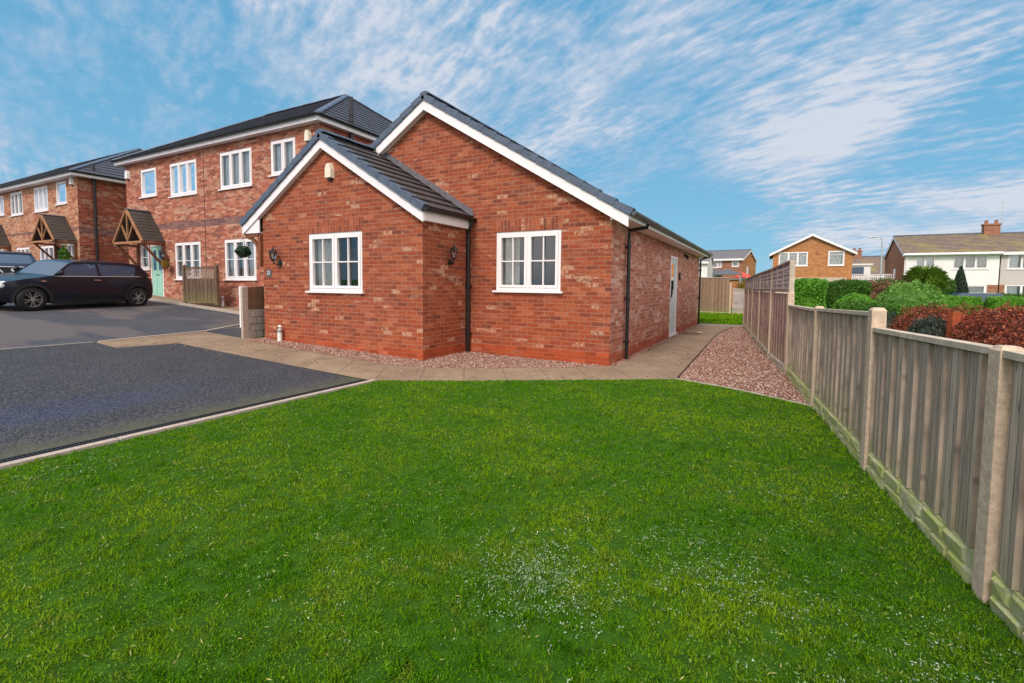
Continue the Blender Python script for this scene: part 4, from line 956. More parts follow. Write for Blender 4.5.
# ================================================================== TWO STOREY HOUSES
def hip_roof(name, parent, x0, x1, y0, y1, z0, inset, rise, mat='roof_b', gauge=.33, t=.03):
    yc = (y0 + y1) / 2; mb = MB()
    A1, B1 = x0 + inset, x1 - inset; r1 = math.hypot(yc - y0, rise); r2_ = math.hypot(inset, rise)
    Vf = Vector((0, (yc - y0), rise)).normalized(); Vb = Vector((0, -(yc - y0), rise)).normalized()
    tiles(mb, (x0, y0, z0), (1, 0, 0), Vf, [(0, 0), (x1 - x0, 0), (B1 - x0, r1), (A1 - x0, r1)], gauge, t, .33)
    tiles(mb, (x1, y1, z0), (-1, 0, 0), Vb, [(0, 0), (x1 - x0, 0), (x1 - A1, r1), (x1 - B1, r1)], gauge, t, 0)
    tiles(mb, (x1, y0, z0), (0, 1, 0), Vector((-inset, 0, rise)).normalized(), [(0, 0), (y1 - y0, 0), ((y1 - y0) / 2, r2_)], gauge, t, .33)
    tiles(mb, (x0, y1, z0), (0, -1, 0), Vector((inset, 0, rise)).normalized(), [(0, 0), (y1 - y0, 0), ((y1 - y0) / 2, r2_)], gauge, t, 0)
    o = mb.build('roof', M[mat], parent, fix=False)
    ridge((A1, yc, z0 + rise + .03), (B1, yc, z0 + rise + .03), .12, parent=o)
    for a, b in (((x1, y0), (B1, yc)), ((x1, y1), (B1, yc)), ((x0, y0), (A1, yc))):
        ridge((a[0], a[1], z0 + .04), (b[0], b[1], z0 + rise + .04), .10, parent=o, name='hip_tiles')
    return o

def canopy(parent, xc, half, yw, proj_, zt, ze, mat_t='oakpale', ground_z=0.):
    """pitched timber door canopy on gallows brackets; tiled"""
    yf = yw - proj_; mb = MB(); sl = (zt - ze) / half; L = math.hypot(half, zt - ze)
    for s_ in (1, -1):
        tiles(mb, (xc + s_ * half, yf if s_ > 0 else yw, ze), (0, 1, 0) if s_ > 0 else (0, -1, 0), Vector((-s_ * half, 0, zt - ze)).normalized(), [(0, 0), (proj_, 0), (proj_, L), (0, L)], .16, .016, .17)
    c = mb.build('canopy', M['roof_canopy'], parent, fix=False)
    ridge((xc, yf, zt + .02), (xc, yw, zt + .02), .06, .3, parent=c)
    t = MB(); yb = yf + .05
    t.bar((xc - half, yb, ze - .05), (xc + half, yb, ze - .05), .07, .08)
    for s_ in (1, -1):
        t.bar((xc + s_ * (half + .03), yb - .02, ze - .03), (xc, yb - .02, zt - .03), .055, .075, (0, 0, 1))
        t.bar((xc, yb, ze), (xc + s_ * half * .42, yb, ze + (zt - ze) * .52), .04, .045)
    t.bar((xc, yb, ze - .02), (xc, yb, zt - .08), .05, .05, (0, 1, 0))
    t.build('canopy_truss', M[mat_t], c)
    for s_ in (1, -1):
        b = MB(); x_ = xc + s_ * (half - .1)
        b.bar((x_, yb, ze - .10), (x_, yw - .001, ze - .10), .08, .08); b.bar((x_, yw - .04, ze - .12), (x_, yw - .04, ze - 1.0), .08, .08, (0, 1, 0)); b.bar((x_, yb + .08, ze - .13), (x_, yw - .05, ze - .88), .07, .08, (1, 0, 0))
        b.build('canopy_bracket', M['oak'], c)
    return c

def soil_pipe(parent, x, y, z0, z1, wall=.0):
    mb = MB(); mb.tube([(x, y, z0), (x, y, z1)], .055, 12); mb.tube([(x, y, z1 - .55), (x, y, z1 - .4)], .07, 12)
    for z in np.arange(z0 + .6, z1 - .5, 1.2): mb.tube([(x, y, z - .03), (x, y, z + .03)], .068, 12)
    return mb.build('soil_pipe', M['blackplastic'], parent)

B2 = empty('semi_detached_houses', (-14.5, 1.64, gz(-14.5)), 'pair of two storey red brick houses with green front door, behind the black car', 'houses')
off = -Vector(B2.location)
PX = MB()
Fb = Frame('y', 1.64, -1)
x0, x1, y1, ZE = -20.15, -9.05, 9.6, 6.0
ww = dict(U1=(-19.04, -17.90, 4.60, 5.65), U2=(-16.97, -15.26, 4.46, 5.65), U3=(-13.89, -12.19, 4.465, 5.665), U4=(-11.25, -10.11, 4.66, 5.70), G1=(-16.79, -15.15, 1.487, 2.81), G2=(-13.75, -12.07, 1.487, 2.81), S1=(-19.26, -18.60, 1.86, 2.78), DR=(-18.50, -17.62, .78, 2.78))
def houseshell(x0, x1, y0, y1, z0, ze, holes, mat, parent, sidemat):
    mb = MB(); wall_panel(mb, 'y', y0, [(x0, z0), (x1, z0), (x1, ze), (x0, ze)], holes); mb.quad((x0, y1, z0), (x1, y1, z0), (x1, y1, ze), (x0, y1, ze)); mb.quad((x0, y0, z0), (x0, y1, z0), (x0, y1, ze), (x0, y0, ze))
    mb.build('wall', M[mat], parent)
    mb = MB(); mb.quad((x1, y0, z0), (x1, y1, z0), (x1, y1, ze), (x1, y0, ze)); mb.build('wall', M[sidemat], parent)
    mb = MB(); mb.box(x0 + .1, x1 - .1, y0 + .15, y1 - .1, z0 + 3.0, z0 + 3.2); mb.quad((x0 + .1, y0 + 1.4, z0), (x1 - .1, y0 + 1.4, z0), (x1 - .1, y0 + 1.4, ze), (x0 + .1, y0 + 1.4, ze)); mb.build('dark_room_lining', M['darkroom'], parent)  # upper floor slab plus a dark sheet standing in for room shade
def anchored(fn_parent): pass
B2.location = (0, 0, 0)
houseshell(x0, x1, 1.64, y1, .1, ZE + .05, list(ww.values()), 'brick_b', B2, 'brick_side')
window(B2, Fb, *ww['U1'], lights=1, barz=0, vbars=0, glass='glass_refl', curtain=[(0, 1, 'curtain_w')])
window(B2, Fb, *ww['U2'], lights=3, barz=0, vbars=0, glass='glass_refl', curtain=[(0, 1, 'curtain_w')])
window(B2, Fb, *ww['U3'], lights=3, barz=0, vbars=0, curtain=[(0, 1, 'curtain_w')])
window(B2, Fb, *ww['U4'], lights=2, barz=0, vbars=0, curtain=[(0, 1, 'curtain_w')])
window(B2, Fb, *ww['G1'], lights=3, barz=.5, vbars=0, curtain=[(0, .38, 'curtain'), (.62, 1, 'curtain')])
window(B2, Fb, *ww['G2'], lights=3, barz=.5, vbars=0, curtain=[(0, .36, 'curtain_w'), (.42, .62, 'curtain'), (.66, 1, 'curtain_w')])
window(B2, Fb, *ww['S1'], lights=1, barz=.5, vbars=0, curtain=[(0, 1, 'curtain')])
a, b, z0, z1 = ww['DR']
mb = MB()
for q in ((a, a + .055, -.08, -.0, z0, z1), (b - .055, b, -.08, -.0, z0, z1), (a + .055, b - .055, -.08, -.0, z1 - .055, z1), (a, b, -.08, .04, z0 - .05, z0)): Fb.box(mb, *q)
do = mb.build('door', M['upvc'], B2)
mb = MB(); Fb.box(mb, a + .057, b - .057, -.07, -.03, z0 + .005, z1 - .057)
for (q0, q1) in ((a + .14, a + .36), (b - .36, b - .14)): Fb.box(mb, q0, q1, -.03, -.02, z0 + .15, z0 + .75)
mb.build('door_leaf', M['green_door'], do)
mb = MB()
for (q0, q1) in ((a + .15, a + .35), (b - .35, b - .15)): Fb.box(mb, q0, q1, -.03, -.022, z0 + 1.05, z1 - .2)
mb.build('pane', M['carglass'], do)
mb = MB(); Fb.box(mb, b - .14, b - .11, -.03, .01, z0 + .9, z0 + 1.1); mb.build('handle', M['chrome'], do)
mb = MB(); Fb.box(mb, a + .3, b - .3, -.03, -.015, z0 + .86, z0 + .91); mb.build('letterbox', M['chrome'], do)
hip_roof('roof', B2, -20.55, -8.85, 1.40, 9.85, 6.10, 3.45, 2.50)
mb = MB()   # fascia and soffit
mb.box(-20.53, -8.87, 1.42, 1.44, 5.93, 6.13); mb.box(-8.89, -8.87, 1.445, 9.83, 5.93, 6.13); mb.box(-20.53, -20.51, 1.445, 9.83, 5.93, 6.13)
mb.box(-20.505, -8.895, 1.445, 1.638, 5.935, 5.95); mb.box(-9.048, -8.895, 1.66, 9.8, 5.935, 5.95)
mb.build('fascia', M['fascia'], B2)
gutter(-20.55, -8.85, 1.36, 6.10, B2, ax='x'); gutter(1.4, 9.8, -8.81, 6.10, B2)
canopy(B2, -18.42, 1.02, 1.638, .80, 4.03, 2.86)
alarm_box(Fb, -19.93, 5.55, B2, 1.3, 'whiteplastic'); alarm_box(Fb, -9.50, 5.62, B2, 1.3)
lantern(Fb, -17.30, 2.36, B2, s_=1.4)
mb = MB(); Fb.box(mb, -14.835, -14.815, .0, .006, .5, 5.93); mb.build('movement_joint', M['darkroom'], B2)
soil_pipe(B2, -8.98, 2.75, 4.5, 7.0)
# small flower basket beside the lantern
hb2 = empty('hanging_basket', (-17.02, 1.42, 2.02), 'small pale flower basket hanging right of the green front door', 'hanging basket', 'hanging baskets on the house fronts')
p_, d_ = blob_pts(.14, .12, .16, 500, .0, .2); leafcloud('foliage', p_, d_, .04, M['yellowleaf'], hb2); mb = MB(); mb.tube([(0, 0, -.16), (0, 0, -.04)], [.06, .12], 12); mb.build('bowl', M['terracotta'], hb2)

B3 = empty('terraced_houses', (0, 0, 0), 'two storey brick terrace at the far left, behind the parked cars, with timber canopies', 'houses')
F3 = Frame('y', 1.70, -1); xw = dict(Uc=(-26.80, -25.70, 4.88, 5.91), Ub=(-29.33, -27.69, 4.70, 5.87), Ua=(-32.30, -30.70, 4.70, 5.86), U0=(-34.6, -33.19, 4.81, 5.82), U9=(-38, -36.4, 4.7, 5.86),
        G0=(-31.83, -30.16, 1.80, 3.06), G1=(-28.95, -27.32, 1.80, 3.05), G2=(-25.95, -24.98, 1.6, 3.08), DR=(-27.1, -26.1, 1.12, 3.08), G5=(-35, -33.6, 1.9, 3.06))
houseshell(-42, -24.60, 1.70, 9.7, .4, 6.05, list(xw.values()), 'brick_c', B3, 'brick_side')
for k_, lt, gl in (('Uc', 1, 'glass_refl'), ('Ub', 3, 'glass_refl'), ('Ua', 3, 'glass'), ('U0', 2, 'glass_refl'), ('U9', 3, 'glass'), ('G0', 3, 'glass'), ('G1', 3, 'glass'), ('G2', 2, 'glass'), ('G5', 3, 'glass')):
    window(B3, F3, *xw[k_], lights=lt, barz=0 if k_[0] == 'U' else .5, vbars=0, glass=gl, curtain=[(0, .4, 'curtain_w'), (.66, 1, 'curtain_w')])
a, b, z0, z1 = xw['DR']; mb = MB()
for q in ((a, a + .055, -.08, -.0, z0, z1), (b - .055, b, -.08, -.0, z0, z1), (a + .055, b - .055, -.08, -.0, z1 - .055, z1)): F3.box(mb, *q)
do = mb.build('door', M['upvc'], B3); mb = MB(); F3.box(mb, a + .057, b - .057, -.07, -.03, z0 + .005, z1 - .057); mb.build('door_leaf', plain('dark_red_door', (.12, .03, .03), .4, .4), do)
mb = MB(); F3.box(mb, a + .2, b - .2, -.03, -.022, z0 + 1.0, z1 - .2); mb.build('pane', M['carglass'], do)
hip_roof('roof', B3, -42.4, -24.2, 1.35, 10.05, 6.12, 3.9, 2.45)
mb = MB(); mb.box(-42.38, -24.22, 1.37, 1.39, 5.95, 6.15); mb.box(-24.24, -24.22, 1.395, 10.0, 5.95, 6.15); mb.box(-42.3, -24.245, 1.395, 1.698, 5.955, 5.97); mb.box(-24.598, -24.245, 1.72, 10, 5.955, 5.97); mb.build('fascia', M['fascia'], B3)
gutter(-42.4, -24.2, 1.31, 6.12, B3, ax='x'); gutter(1.35, 10, -24.16, 6.12, B3)
canopy(B3, -25.95, 1.15, 1.698, .85, 4.30, 3.17); canopy(B3, -33.6, 1.15, 1.698, .85, 4.30, 3.17)
alarm_box(F3, -25.0, 5.82, B3, 1.4, 'whiteplastic')
soil_pipe(B3, -24.52, 2.28, 1.2, 6.6)
pl_ = empty('potted_shrub', (-24.4, 1.1, gz(-24.4) + .07), 'dark climbing shrub in a pot beside the terrace canopy post', 'plant')
p_, d_ = blob_pts(.2, .2, .6, 1100, 1.15, .3); leafcloud('foliage', p_, d_, .07, M['hedge_dark'], pl_); mb = MB(); mb.tube([(0, 0, 0), (0, 0, .4)], [.14, .2], 14); mb.build('pot', M['terracotta'], pl_)

# ---- trellis screen in front of the pair of houses
gt = empty('trellis_screen', (-14.85, .95, gz(-14.85) + .06), 'brown timber screen with lattice top in front of the brick houses', 'trellis screen')
W_ = 1.62; Hh = 1.22
for xx in (0, W_):
    mb = MB(); mb.box(xx - .05, xx + .05, -.05, .05, 0, Hh + .03); mb.add([(xx - .06, -.06, Hh + .03), (xx + .06, -.06, Hh + .03), (xx + .06, .06, Hh + .03), (xx - .06, .06, Hh + .03), (xx, 0, Hh + .1)], [(0, 1, 4), (1, 2, 4), (2, 3, 4), (3, 0, 4), (0, 3, 2, 1)]); mb.build('post', M['gatewood'], gt)
mb = MB()
for z_ in (.06, .80, Hh - .04): mb.box(.05, W_ - .05, -.03, .03, z_, z_ + .05)
mb.build('rail', M['gatewood'], gt)
mb = MB(); n = 16
for i in range(n): xa = .05 + (W_ - .1) * i / n; mb.box(xa + .003, xa + (W_ - .1) / n - .003, -.028 - .008 * (i % 2), -.008, .11, .80)
mb.build('boards', M['gatewood'], gt)
mb = MB(); z0_, z1_ = .85, Hh - .04; hh = z1_ - z0_; x_ = .05 - hh
while x_ < W_ - .05:
    for s_ in (0, 1):
        pa = (x_, z0_) if s_ else (x_ + hh, z0_); pb = (x_ + hh, z1_) if s_ else (x_, z1_)
        (ax_, az_), (bx_, bz_) = (pa, pb) if pa[0] < pb[0] else (pb, pa); lo, hi = .05, W_ - .05
        if bx_ < lo or ax_ > hi: continue
        def at_(x): return az_ + (bz_ - az_) * (x - ax_) / (bx_ - ax_)
        a2, b2 = max(ax_, lo), min(bx_, hi)
        if b2 - a2 > .02: mb.bar((a2, -.01 + .014 * s_, at_(a2)), (b2, -.01 + .014 * s_, at_(b2)), .012, .028, (0, 0, 1))
    x_ += .12
mb.build('lattice', plain('grey_lattice', (.30, .22, .18), .8), gt)
gt.rotation_euler.z = rad(4)

# ================================================================== FENCES
def fence_run(name, label, pts, mat_board, bay, top_fn, post_fn, gb_h=.18, cap=True, gb_mat='kick', upper=None, board_w=.088, cat='fence', post_mat='conc', pw=.088, side=-1):
    root = empty(name, (pts[0][0], pts[0][1], 0), label, cat)
    for i, (x, y) in enumerate(pts):
        h = post_fn(i)
        if h is None: continue
        d = Vector((pts[min(i + 1, len(pts) - 1)][0] - pts[max(i - 1, 0)][0], pts[min(i + 1, len(pts) - 1)][1] - pts[max(i - 1, 0)][1]))
        mb = MB(); hp = pw / 2; g = gz(x)
        mb.box(-hp, hp, -hp, hp, g - .2, g + h - .02); mb.add([(-hp, -hp, g + h - .02), (hp, -hp, g + h - .02), (hp, hp, g + h - .02), (-hp, hp, g + h - .02), (-hp + .015, -hp + .015, g + h), (hp - .015, -hp + .015, g + h), (hp - .015, hp - .015, g + h), (-hp + .015, hp - .015, g + h)], [(0, 1, 5, 4), (1, 2, 6, 5), (2, 3, 7, 6), (3, 0, 4, 7), (4, 5, 6, 7)])
        mb.build('post', M[post_mat], root, (x - pts[0][0], y - pts[0][1], 0), math.atan2(d.y, d.x))
    for i in range(len(pts) - 1):
        a = Vector(pts[i]); b = Vector(pts[i + 1]); d = b - a; L = d.length; ang = math.atan2(d.y, d.x); g = gz(a.x)
        t0, t1 = top_fn(i); e = pw / 2 + .004; loc = (a.x - pts[0][0], a.y - pts[0][1], 0)
        if gb_h:
            mb = MB(); n = 4; rows = 2
            mb.box(e, L - e, -.02, .02, g - .05, g + gb_h)
            for r_ in range(rows):        # rock-face blocks
                x = e + .01 + (.1 if r_ else 0)
                while x < L - e - .06:
                    w_ = min(random.uniform(.18, .34), L - e - .01 - x); z0 = g + .005 + (gb_h - .01) * r_ / rows; z1 = g + (gb_h - .01) * (r_ + 1) / rows; j = [random.uniform(.026, .042) * side * -1 for _ in range(4)]
                    for sg in (1, -1):
                        mb.add([(x, .02 * sg, z0), (x + w_ - .012, .02 * sg, z0), (x + w_ - .012, .02 * sg, z1), (x, .02 * sg, z1), (x + .015, abs(j[0]) * sg, z0 + .012), (x + w_ - .027, abs(j[1]) * sg, z0 + .01), (x + w_ - .025, abs(j[2]) * sg, z1 - .012), (x + .013, abs(j[3]) * sg, z1 - .01)],
                               [(0, 1, 5, 4), (1, 2, 6, 5), (2, 3, 7, 6), (3, 0, 4, 7), (4, 5, 6, 7)])
                    x += w_
            mb.build('gravel_board', M[gb_mat], root, loc, ang)
        mb = MB(); x = e; k_ = 0
        while x < L - e - .01:
            w_ = min(board_w, L - e - x); f0 = (x - e) / (L - 2 * e); zt = g + t0 + (t1 - t0) * f0 + random.uniform(-.004, .004) - .02; zb = g + gb_h + .004
            pr = .008 if k_ % 2 else -.003; pr += random.uniform(-.003, .003); q = .012
            for sg in (1, -1):
                vs = [(x + (.0 if k_ % 2 else .004), sg * (q + pr + .006), zb), (x + w_ - (.0 if k_ % 2 else .004), sg * (q + pr - .003), zb), (x + w_ - (.0 if k_ % 2 else .004), sg * (q + pr - .003), zt), (x + (.0 if k_ % 2 else .004), sg * (q + pr + .006), zt)]
                mb.add(vs + [(v_[0], sg * .002, v_[2]) for v_ in vs], [(0, 1, 2, 3), (0, 3, 7, 4), (1, 2, 6, 5), (3, 2, 6, 7), (0, 1, 5, 4)])
            x += w_; k_ += 1
        po = mb.build('panel', M[mat_board], root, loc, ang)
        if cap:
            c = MB(); c.bar((e, 0, g + t0), (L - e, 0, g + t1), .075, .03); c.build('cap_rail', M['rail'], po)
        if upper:
            u0, u1, z0 = upper(i)
            if u0:
                c = MB(); m_ = 5
                for r_ in range(m_):
                    za0 = g + z0 + .02 + (u0 - z0 - .05) * r_ / m_; zb0 = g + z0 + .02 + (u0 - z0 - .05) * (r_ + 1) / m_; za1 = g + z0 + .02 + (u1 - z0 - .05) * r_ / m_; zb1 = g + z0 + .02 + (u1 - z0 - .05) * (r_ + 1) / m_
                    for sg in (1, -1):
                        c.add([(e, sg * .022, za0), (L - e, sg * .022, za1), (L - e, sg * .008, zb1), (e, sg * .008, zb0), (e, sg * .008, za0), (L - e, sg * .008, za1)], [(0, 1, 2, 3), (0, 4, 5, 1)])
                for xs in (L * .33, L * .66): c.box(xs - .02, xs + .02, -.03, .03, g + z0, g + u0 - .03)
                c.build('upper_panel', M['fence_up'], root, loc, ang)
                c = MB(); c.bar((e - .05, 0, g + z0), (L - e + .05, 0, g + z0), .06, .045); c.bar((e - .05, 0, g + u0), (L - e + .05, 0, g + u1), .08, .03); c.build('rail', M['fence_dark'], root, loc, ang)
                c = MB(); c.box(-.035, .035, -.035, .035, g + z0 - .1, g + u0 + .01); c.build('timber_post', M['rail'], root, loc, ang)
    return root
PN = [(3.52, -7.12), (3.30, -5.21), (3.10, -3.61), (2.89, -1.56), (2.67, .62)]
fence_run('low_fence', 'weathered vertical board fence with concrete posts along the right of the lawn', PN, 'fence', None,
          lambda i: [(1.10, 1.10), (1.10, 1.07), (1.18, 1.13), (1.12, 1.10)][i], lambda i: [1.13, 1.13, 1.23, 1.17, None][i], gb_h=.175)
PT = [(2.67, .62), (2.42, 2.44), (2.18, 4.78), (1.97, 6.74), (1.80, 8.44), (1.60, 10.3)]
fence_run('tall_fence', 'tall plum brown fence with grey lapped upper panels beside the gravel', PT, 'fence_dark', None,
          lambda i: (1.30, 1.30), lambda i: 1.31 if i == 0 else 1.33, gb_h=.16, cap=False, gb_mat='kerb2', upper=lambda i: ([1.79, 1.73, 1.72, 1.70, 1.68, 1.66][i], [1.73, 1.72, 1.70, 1.68, 1.66, 1.66][i], 1.33), board_w=.14)
fence_run('back_fence', 'brown board fence closing the garden behind the bungalow', [(-7.2, 19.5), (-5.3, 19.5), (-3.4, 19.5), (-1.46, 19.5), (.49, 19.5)], 'fence_far', None, lambda i: (1.92, 1.90), lambda i: None if i < 4 else 1.62, gb_h=.1, gb_mat='kick')
fence_run('lower_back_fence', 'lower pinkish board fence right of the brown back fence', [(.55, 19.5), (2.4, 19.5)], 'fence_up', None, lambda i: (1.36, 1.22), lambda i: None, gb_h=.1)
# short boundary fence at the wing's left corner
bf = empty('boundary_fence', (-7.47, -1.70, gz(-7.47)), 'short fence with pale post and block pattern base at the left corner of the bungalow', 'fence')
mb = MB(); mb.box(-.035, .035, -.06, .06, -.1, 1.10); mb.build('post', M['kerb'], bf)
mb = MB(); mb.box(-.13, -.04, -.03, .10, .1, 1.12); mb.build('post', M['upvc'], bf)['label'] = 'white painted post'
mb = MB(); mb.box(-.03, .03, .065, 2.2, 0, .62)
for r_ in range(4):
    y_ = .08 + (.08 if r_ % 2 else 0)
    while y_ < 2.1: mb.box(.031, .05, y_, y_ + .14, .02 + r_ * .15, .145 + r_ * .15); mb.box(-.05, -.031, y_, y_ + .14, .02 + r_ * .15, .145 + r_ * .15); y_ += .16
mb.build('gravel_board', conc('grey_block_board', (.36, .31, .27)), bf)
mb = MB(); i = 0; y_ = .065
while y_ < 2.1: mb.box(-.015 - .006 * (i % 2), .015 + .006 * (i % 2), y_, y_ + .098, .621, 1.10 + .06 * (y_)); y_ += .1; i += 1
mb.build('panel', wood('dark_brown_boards', (.24, .13, .085), (.17, .09, .06), .1), bf)

# ================================================================== CARS
def carbody(parent, outline, arches, halfw, mat, name, xs, zs, side_in=.0):
    """outline (x,z) of the side; both flanks plus the skin that joins them"""
    bm = bmesh.new(); f = bm.faces.new([bm.verts.new((x, z, 0)) for x, z in outline])
    for x in xs: bmesh.ops.bisect_plane(bm, geom=bm.verts[:] + bm.edges[:] + bm.faces[:], plane_co=(x, 0, 0), plane_no=(1, 0, 0))
    for z in zs: bmesh.ops.bisect_plane(bm, geom=bm.verts[:] + bm.edges[:] + bm.faces[:], plane_co=(0, z, 0), plane_no=(0, 1, 0))
    bm.verts.index_update(); bm.edges.index_update()
    n = len(bm.verts); co = [v.co.copy() for v in bm.verts]
    vs = [(c.x, halfw(c.x, c.y), c.y) for c in co] + [(c.x, -halfw(c.x, c.y), c.y) for c in co]
    fs = [tuple(v.index for v in f.verts) for f in bm.faces] + [tuple(v.index + n for v in f.verts)[::-1] for f in bm.faces]
    k = 6; base = 2 * n; cross = {}
    bnd = [e for e in bm.edges if e.is_boundary]
    for e in bnd:
        for v in e.verts:
            if v.index in cross: continue
            c = v.co; w_ = halfw(c.x, c.y); ids = [v.index]
            for j in range(1, k):
                t = 1 - 2 * j / k; crown = 0.0
                vs.append((c.x, w_ * t, c.y + (1 - t * t) * (.02 if c.y > .5 else 0))); ids.append(len(vs) - 1)
            ids.append(v.index + n); cross[v.index] = ids
    for e in bnd:
        a, b = cross[e.verts[0].index], cross[e.verts[1].index]
        for j in range(k): fs.append((a[j], a[j + 1], b[j + 1], b[j]))
    bm.free()
    mb = MB(); mb.add(vs, fs); o = mb.build(name, M[mat], parent, smooth=True)
    o.data.set_sharp_from_angle(angle=rad(38)); return o
def wheel(parent, x, y, r_, w_, out):
    t = MB(); n = 28
    prof = [(r_ * .66, -.02), (r_ * .9, 0), (r_, .03), (r_, w_ - .03), (r_ * .9, w_), (r_ * .66, w_ - .02)]
    vs = []
    for (rr, dd) in prof:
        for k_ in range(n): a = 2 * PI * k_ / n; vs.append((x + math.cos(a) * rr, y - out * dd, r_ + math.sin(a) * rr))
    fs = [(j * n + k_, j * n + (k_ + 1) % n, (j + 1) * n + (k_ + 1) % n, (j + 1) * n + k_) for j in range(len(prof) - 1) for k_ in range(n)]
    t.add(vs, fs); wo = t.build('wheel', M['tyre'], parent, smooth=True)
    rm = MB(); yf = y - out * .012
    ring = []
    for (rr, dd) in ((r_ * .68, 0), (r_ * .62, 0), (r_ * .60, .05)):
        for k_ in range(n): a = 2 * PI * k_ / n; ring.append((x + math.cos(a) * rr, yf - out * dd, r_ + math.sin(a) * rr))
    rm.add(ring, [(j * n + k_, j * n + (k_ + 1) % n, (j + 1) * n + (k_ + 1) % n, (j + 1) * n + k_) for j in range(2) for k_ in range(n)])
    for k_ in range(10):
        a = 2 * PI * (k_ + (.16 if k_ % 2 else -.16)) / 10; ca, sa = math.cos(a), math.sin(a)
        rm.bar((x + ca * r_ * .12, yf - out * .012, r_ + sa * r_ * .12), (x + ca * r_ * .63, yf, r_ + sa * r_ * .63), .016, .03, (0, 1, 0))
    rm.tube([(x, yf - out * .03, r_), (x, yf, r_)], r_ * .15, 14)
    rm.build('rim', M['rimgrey'], wo)
    dk = MB(); dk.tube([(x, yf - out * .07, r_), (x, yf - out * .075, r_)], r_ * .62, 20); dk.build('brake_disc', M['trim'], wo)
    return wo

def arc(cx, cz, r_, a0, a1, n=10): return [(cx + r_ * math.cos(rad(a0 + (a1 - a0) * i / n)), cz + r_ * math.sin(rad(a0 + (a1 - a0) * i / n))) for i in range(n + 1)]
def flank_poly(mb, pts, wfn, off):
    for sg in (1, -1):
        bm = bmesh.new(); bm.faces.new([bm.verts.new((x, z, 0)) for x, z in pts])
        xs0, xs1 = min(p[0] for p in pts), max(p[0] for p in pts)
        k_ = 8
        for i in range(1, k_): bmesh.ops.bisect_plane(bm, geom=bm.verts[:] + bm.edges[:] + bm.faces[:], plane_co=(xs0 + (xs1 - xs0) * i / k_, 0, 0), plane_no=(1, 0, 0))
        bm.verts.index_update()
        mb.add([(v.co.x, sg * (wfn(v.co.x, v.co.y) + off), v.co.y) for v in bm.verts], [tuple(v.index for v in f.verts) for f in bm.faces]); bm.free()

# --- small dark hatchback: front points to local +x
car = empty('parked_car', (0, 0, 0), 'dark plum three door hatchback parked side on before the houses', 'car', 'cars parked on the shared drive')
R_ = .325; FX, RX = 1.27, -1.38
def hw(x, z):
    w_ = .835
    w_ -= .20 * max(0, (x - 1.1) / .85) ** 2.2 + .16 * max(0, (-x - 1.2) / .75) ** 2.2
    if z > .62: w_ -= .07 * ((z - .62) / .35) ** 2
    if z < .35: w_ -= .05 * ((.35 - z) / .2)
    return w_
low = [(1.93, .30), (1.97, .45), (1.955, .58), (1.89, .69), (1.72, .79), (1.40, .865), (1.05, .925), (.86, .955), (.4, .965), (-.4, .975), (-1.2, .99), (-1.68, 1.0), (-1.84, .93), (-1.90, .75), (-1.92, .5), (-1.88, .30), (-1.80, .27)]
low += arc(RX, R_, .36, 192, -12, 14)[0:] + [(-1.0, .20), (.88, .20)] + arc(FX, R_, .36, 192, -12, 14) + [(1.66, .22)]
body = carbody(car, low, None, hw, 'carblack', 'body', [-1.7, -1.4, -1.1, -.6, 0, .6, 1.1, 1.4, 1.6, 1.8], [.35, .5, .62, .75, .88, .95])
def gw(x, z): return .765 - .165 * max(0, (z - .98) / .42) ** 1.15 - .06 * max(0, (-x - 1.0)) 
gh = [(.80, .955), (.38, 1.32), (.22, 1.365), (-.1, 1.385), (-.7, 1.39), (-1.25, 1.375), (-1.48, 1.33), (-1.80, .99)]
# closed greenhouse: glass tub with body colour roof and pillars
carbody(car, gh, None, gw, 'carglass', 'windows', [-1.4, -1, -.5, 0, .4, .7], [1.1, 1.2, 1.3])
rfp = [(.39, 1.31), (.22, 1.375), (-.1, 1.395), (-.7, 1.40), (-1.25, 1.385), (-1.55, 1.325), (-1.46, 1.30), (-1.1, 1.32), (-.5, 1.332), (.0, 1.325), (.27, 1.30)]
carbody(car, rfp, None, lambda x, z: gw(x, z) + .012, 'carblack', 'roof', [-1.2, -.6, 0, .3], [])
mb = MB()
flank_poly(mb, [(.84, .95), (.74, .955), (.31, 1.31), (.40, 1.31)], gw, .012)
flank_poly(mb, [(-.28, .985), (-.36, .985), (-.34, 1.35), (-.28, 1.35)], gw, .01)
flank_poly(mb, [(-1.30, .985), (-1.82, .985), (-1.54, 1.33), (-1.42, 1.34)], gw, .012)
mb.build('pillar', M['carblack'], car)
mb = MB(); flank_poly(mb, [(.80, .962), (-1.72, 1.0), (-1.72, .978), (.80, .94)], lambda x, z: hw(x, z), .012); mb.build('belt_trim', M['rimgrey'], car)
mb = MB()
for cx in (FX, RX):
    o_ = arc(cx, R_, .425, 190, -10, 16); i_ = arc(cx, R_, .355, 190, -10, 16)
    for sg in (1, -1):
        for q in range(16):
            P4 = [o_[q], o_[q + 1], i_[q + 1], i_[q]]; mb.add([(p[0], sg * (hw(p[0], max(p[1], .35)) + .014), p[1]) for p in P4], [(0, 1, 2, 3)])
            P4 = [i_[q], i_[q + 1]]; mb.add([(p[0], sg * (hw(p[0], .5) + .014), p[1]) for p in P4] + [(p[0], sg * .5, p[1]) for p in P4[::-1]], [(0, 1, 2, 3)])
flank_poly(mb, [(-.86, .30), (.86, .30), (.86, .18), (-.86, .18)], hw, .01); mb.build('arch_trim', M['trim'], car, fix=False)
for cx in (FX, RX):
    for sg in (1, -1): wheel(car, cx, sg * .83, R_, .2, sg)
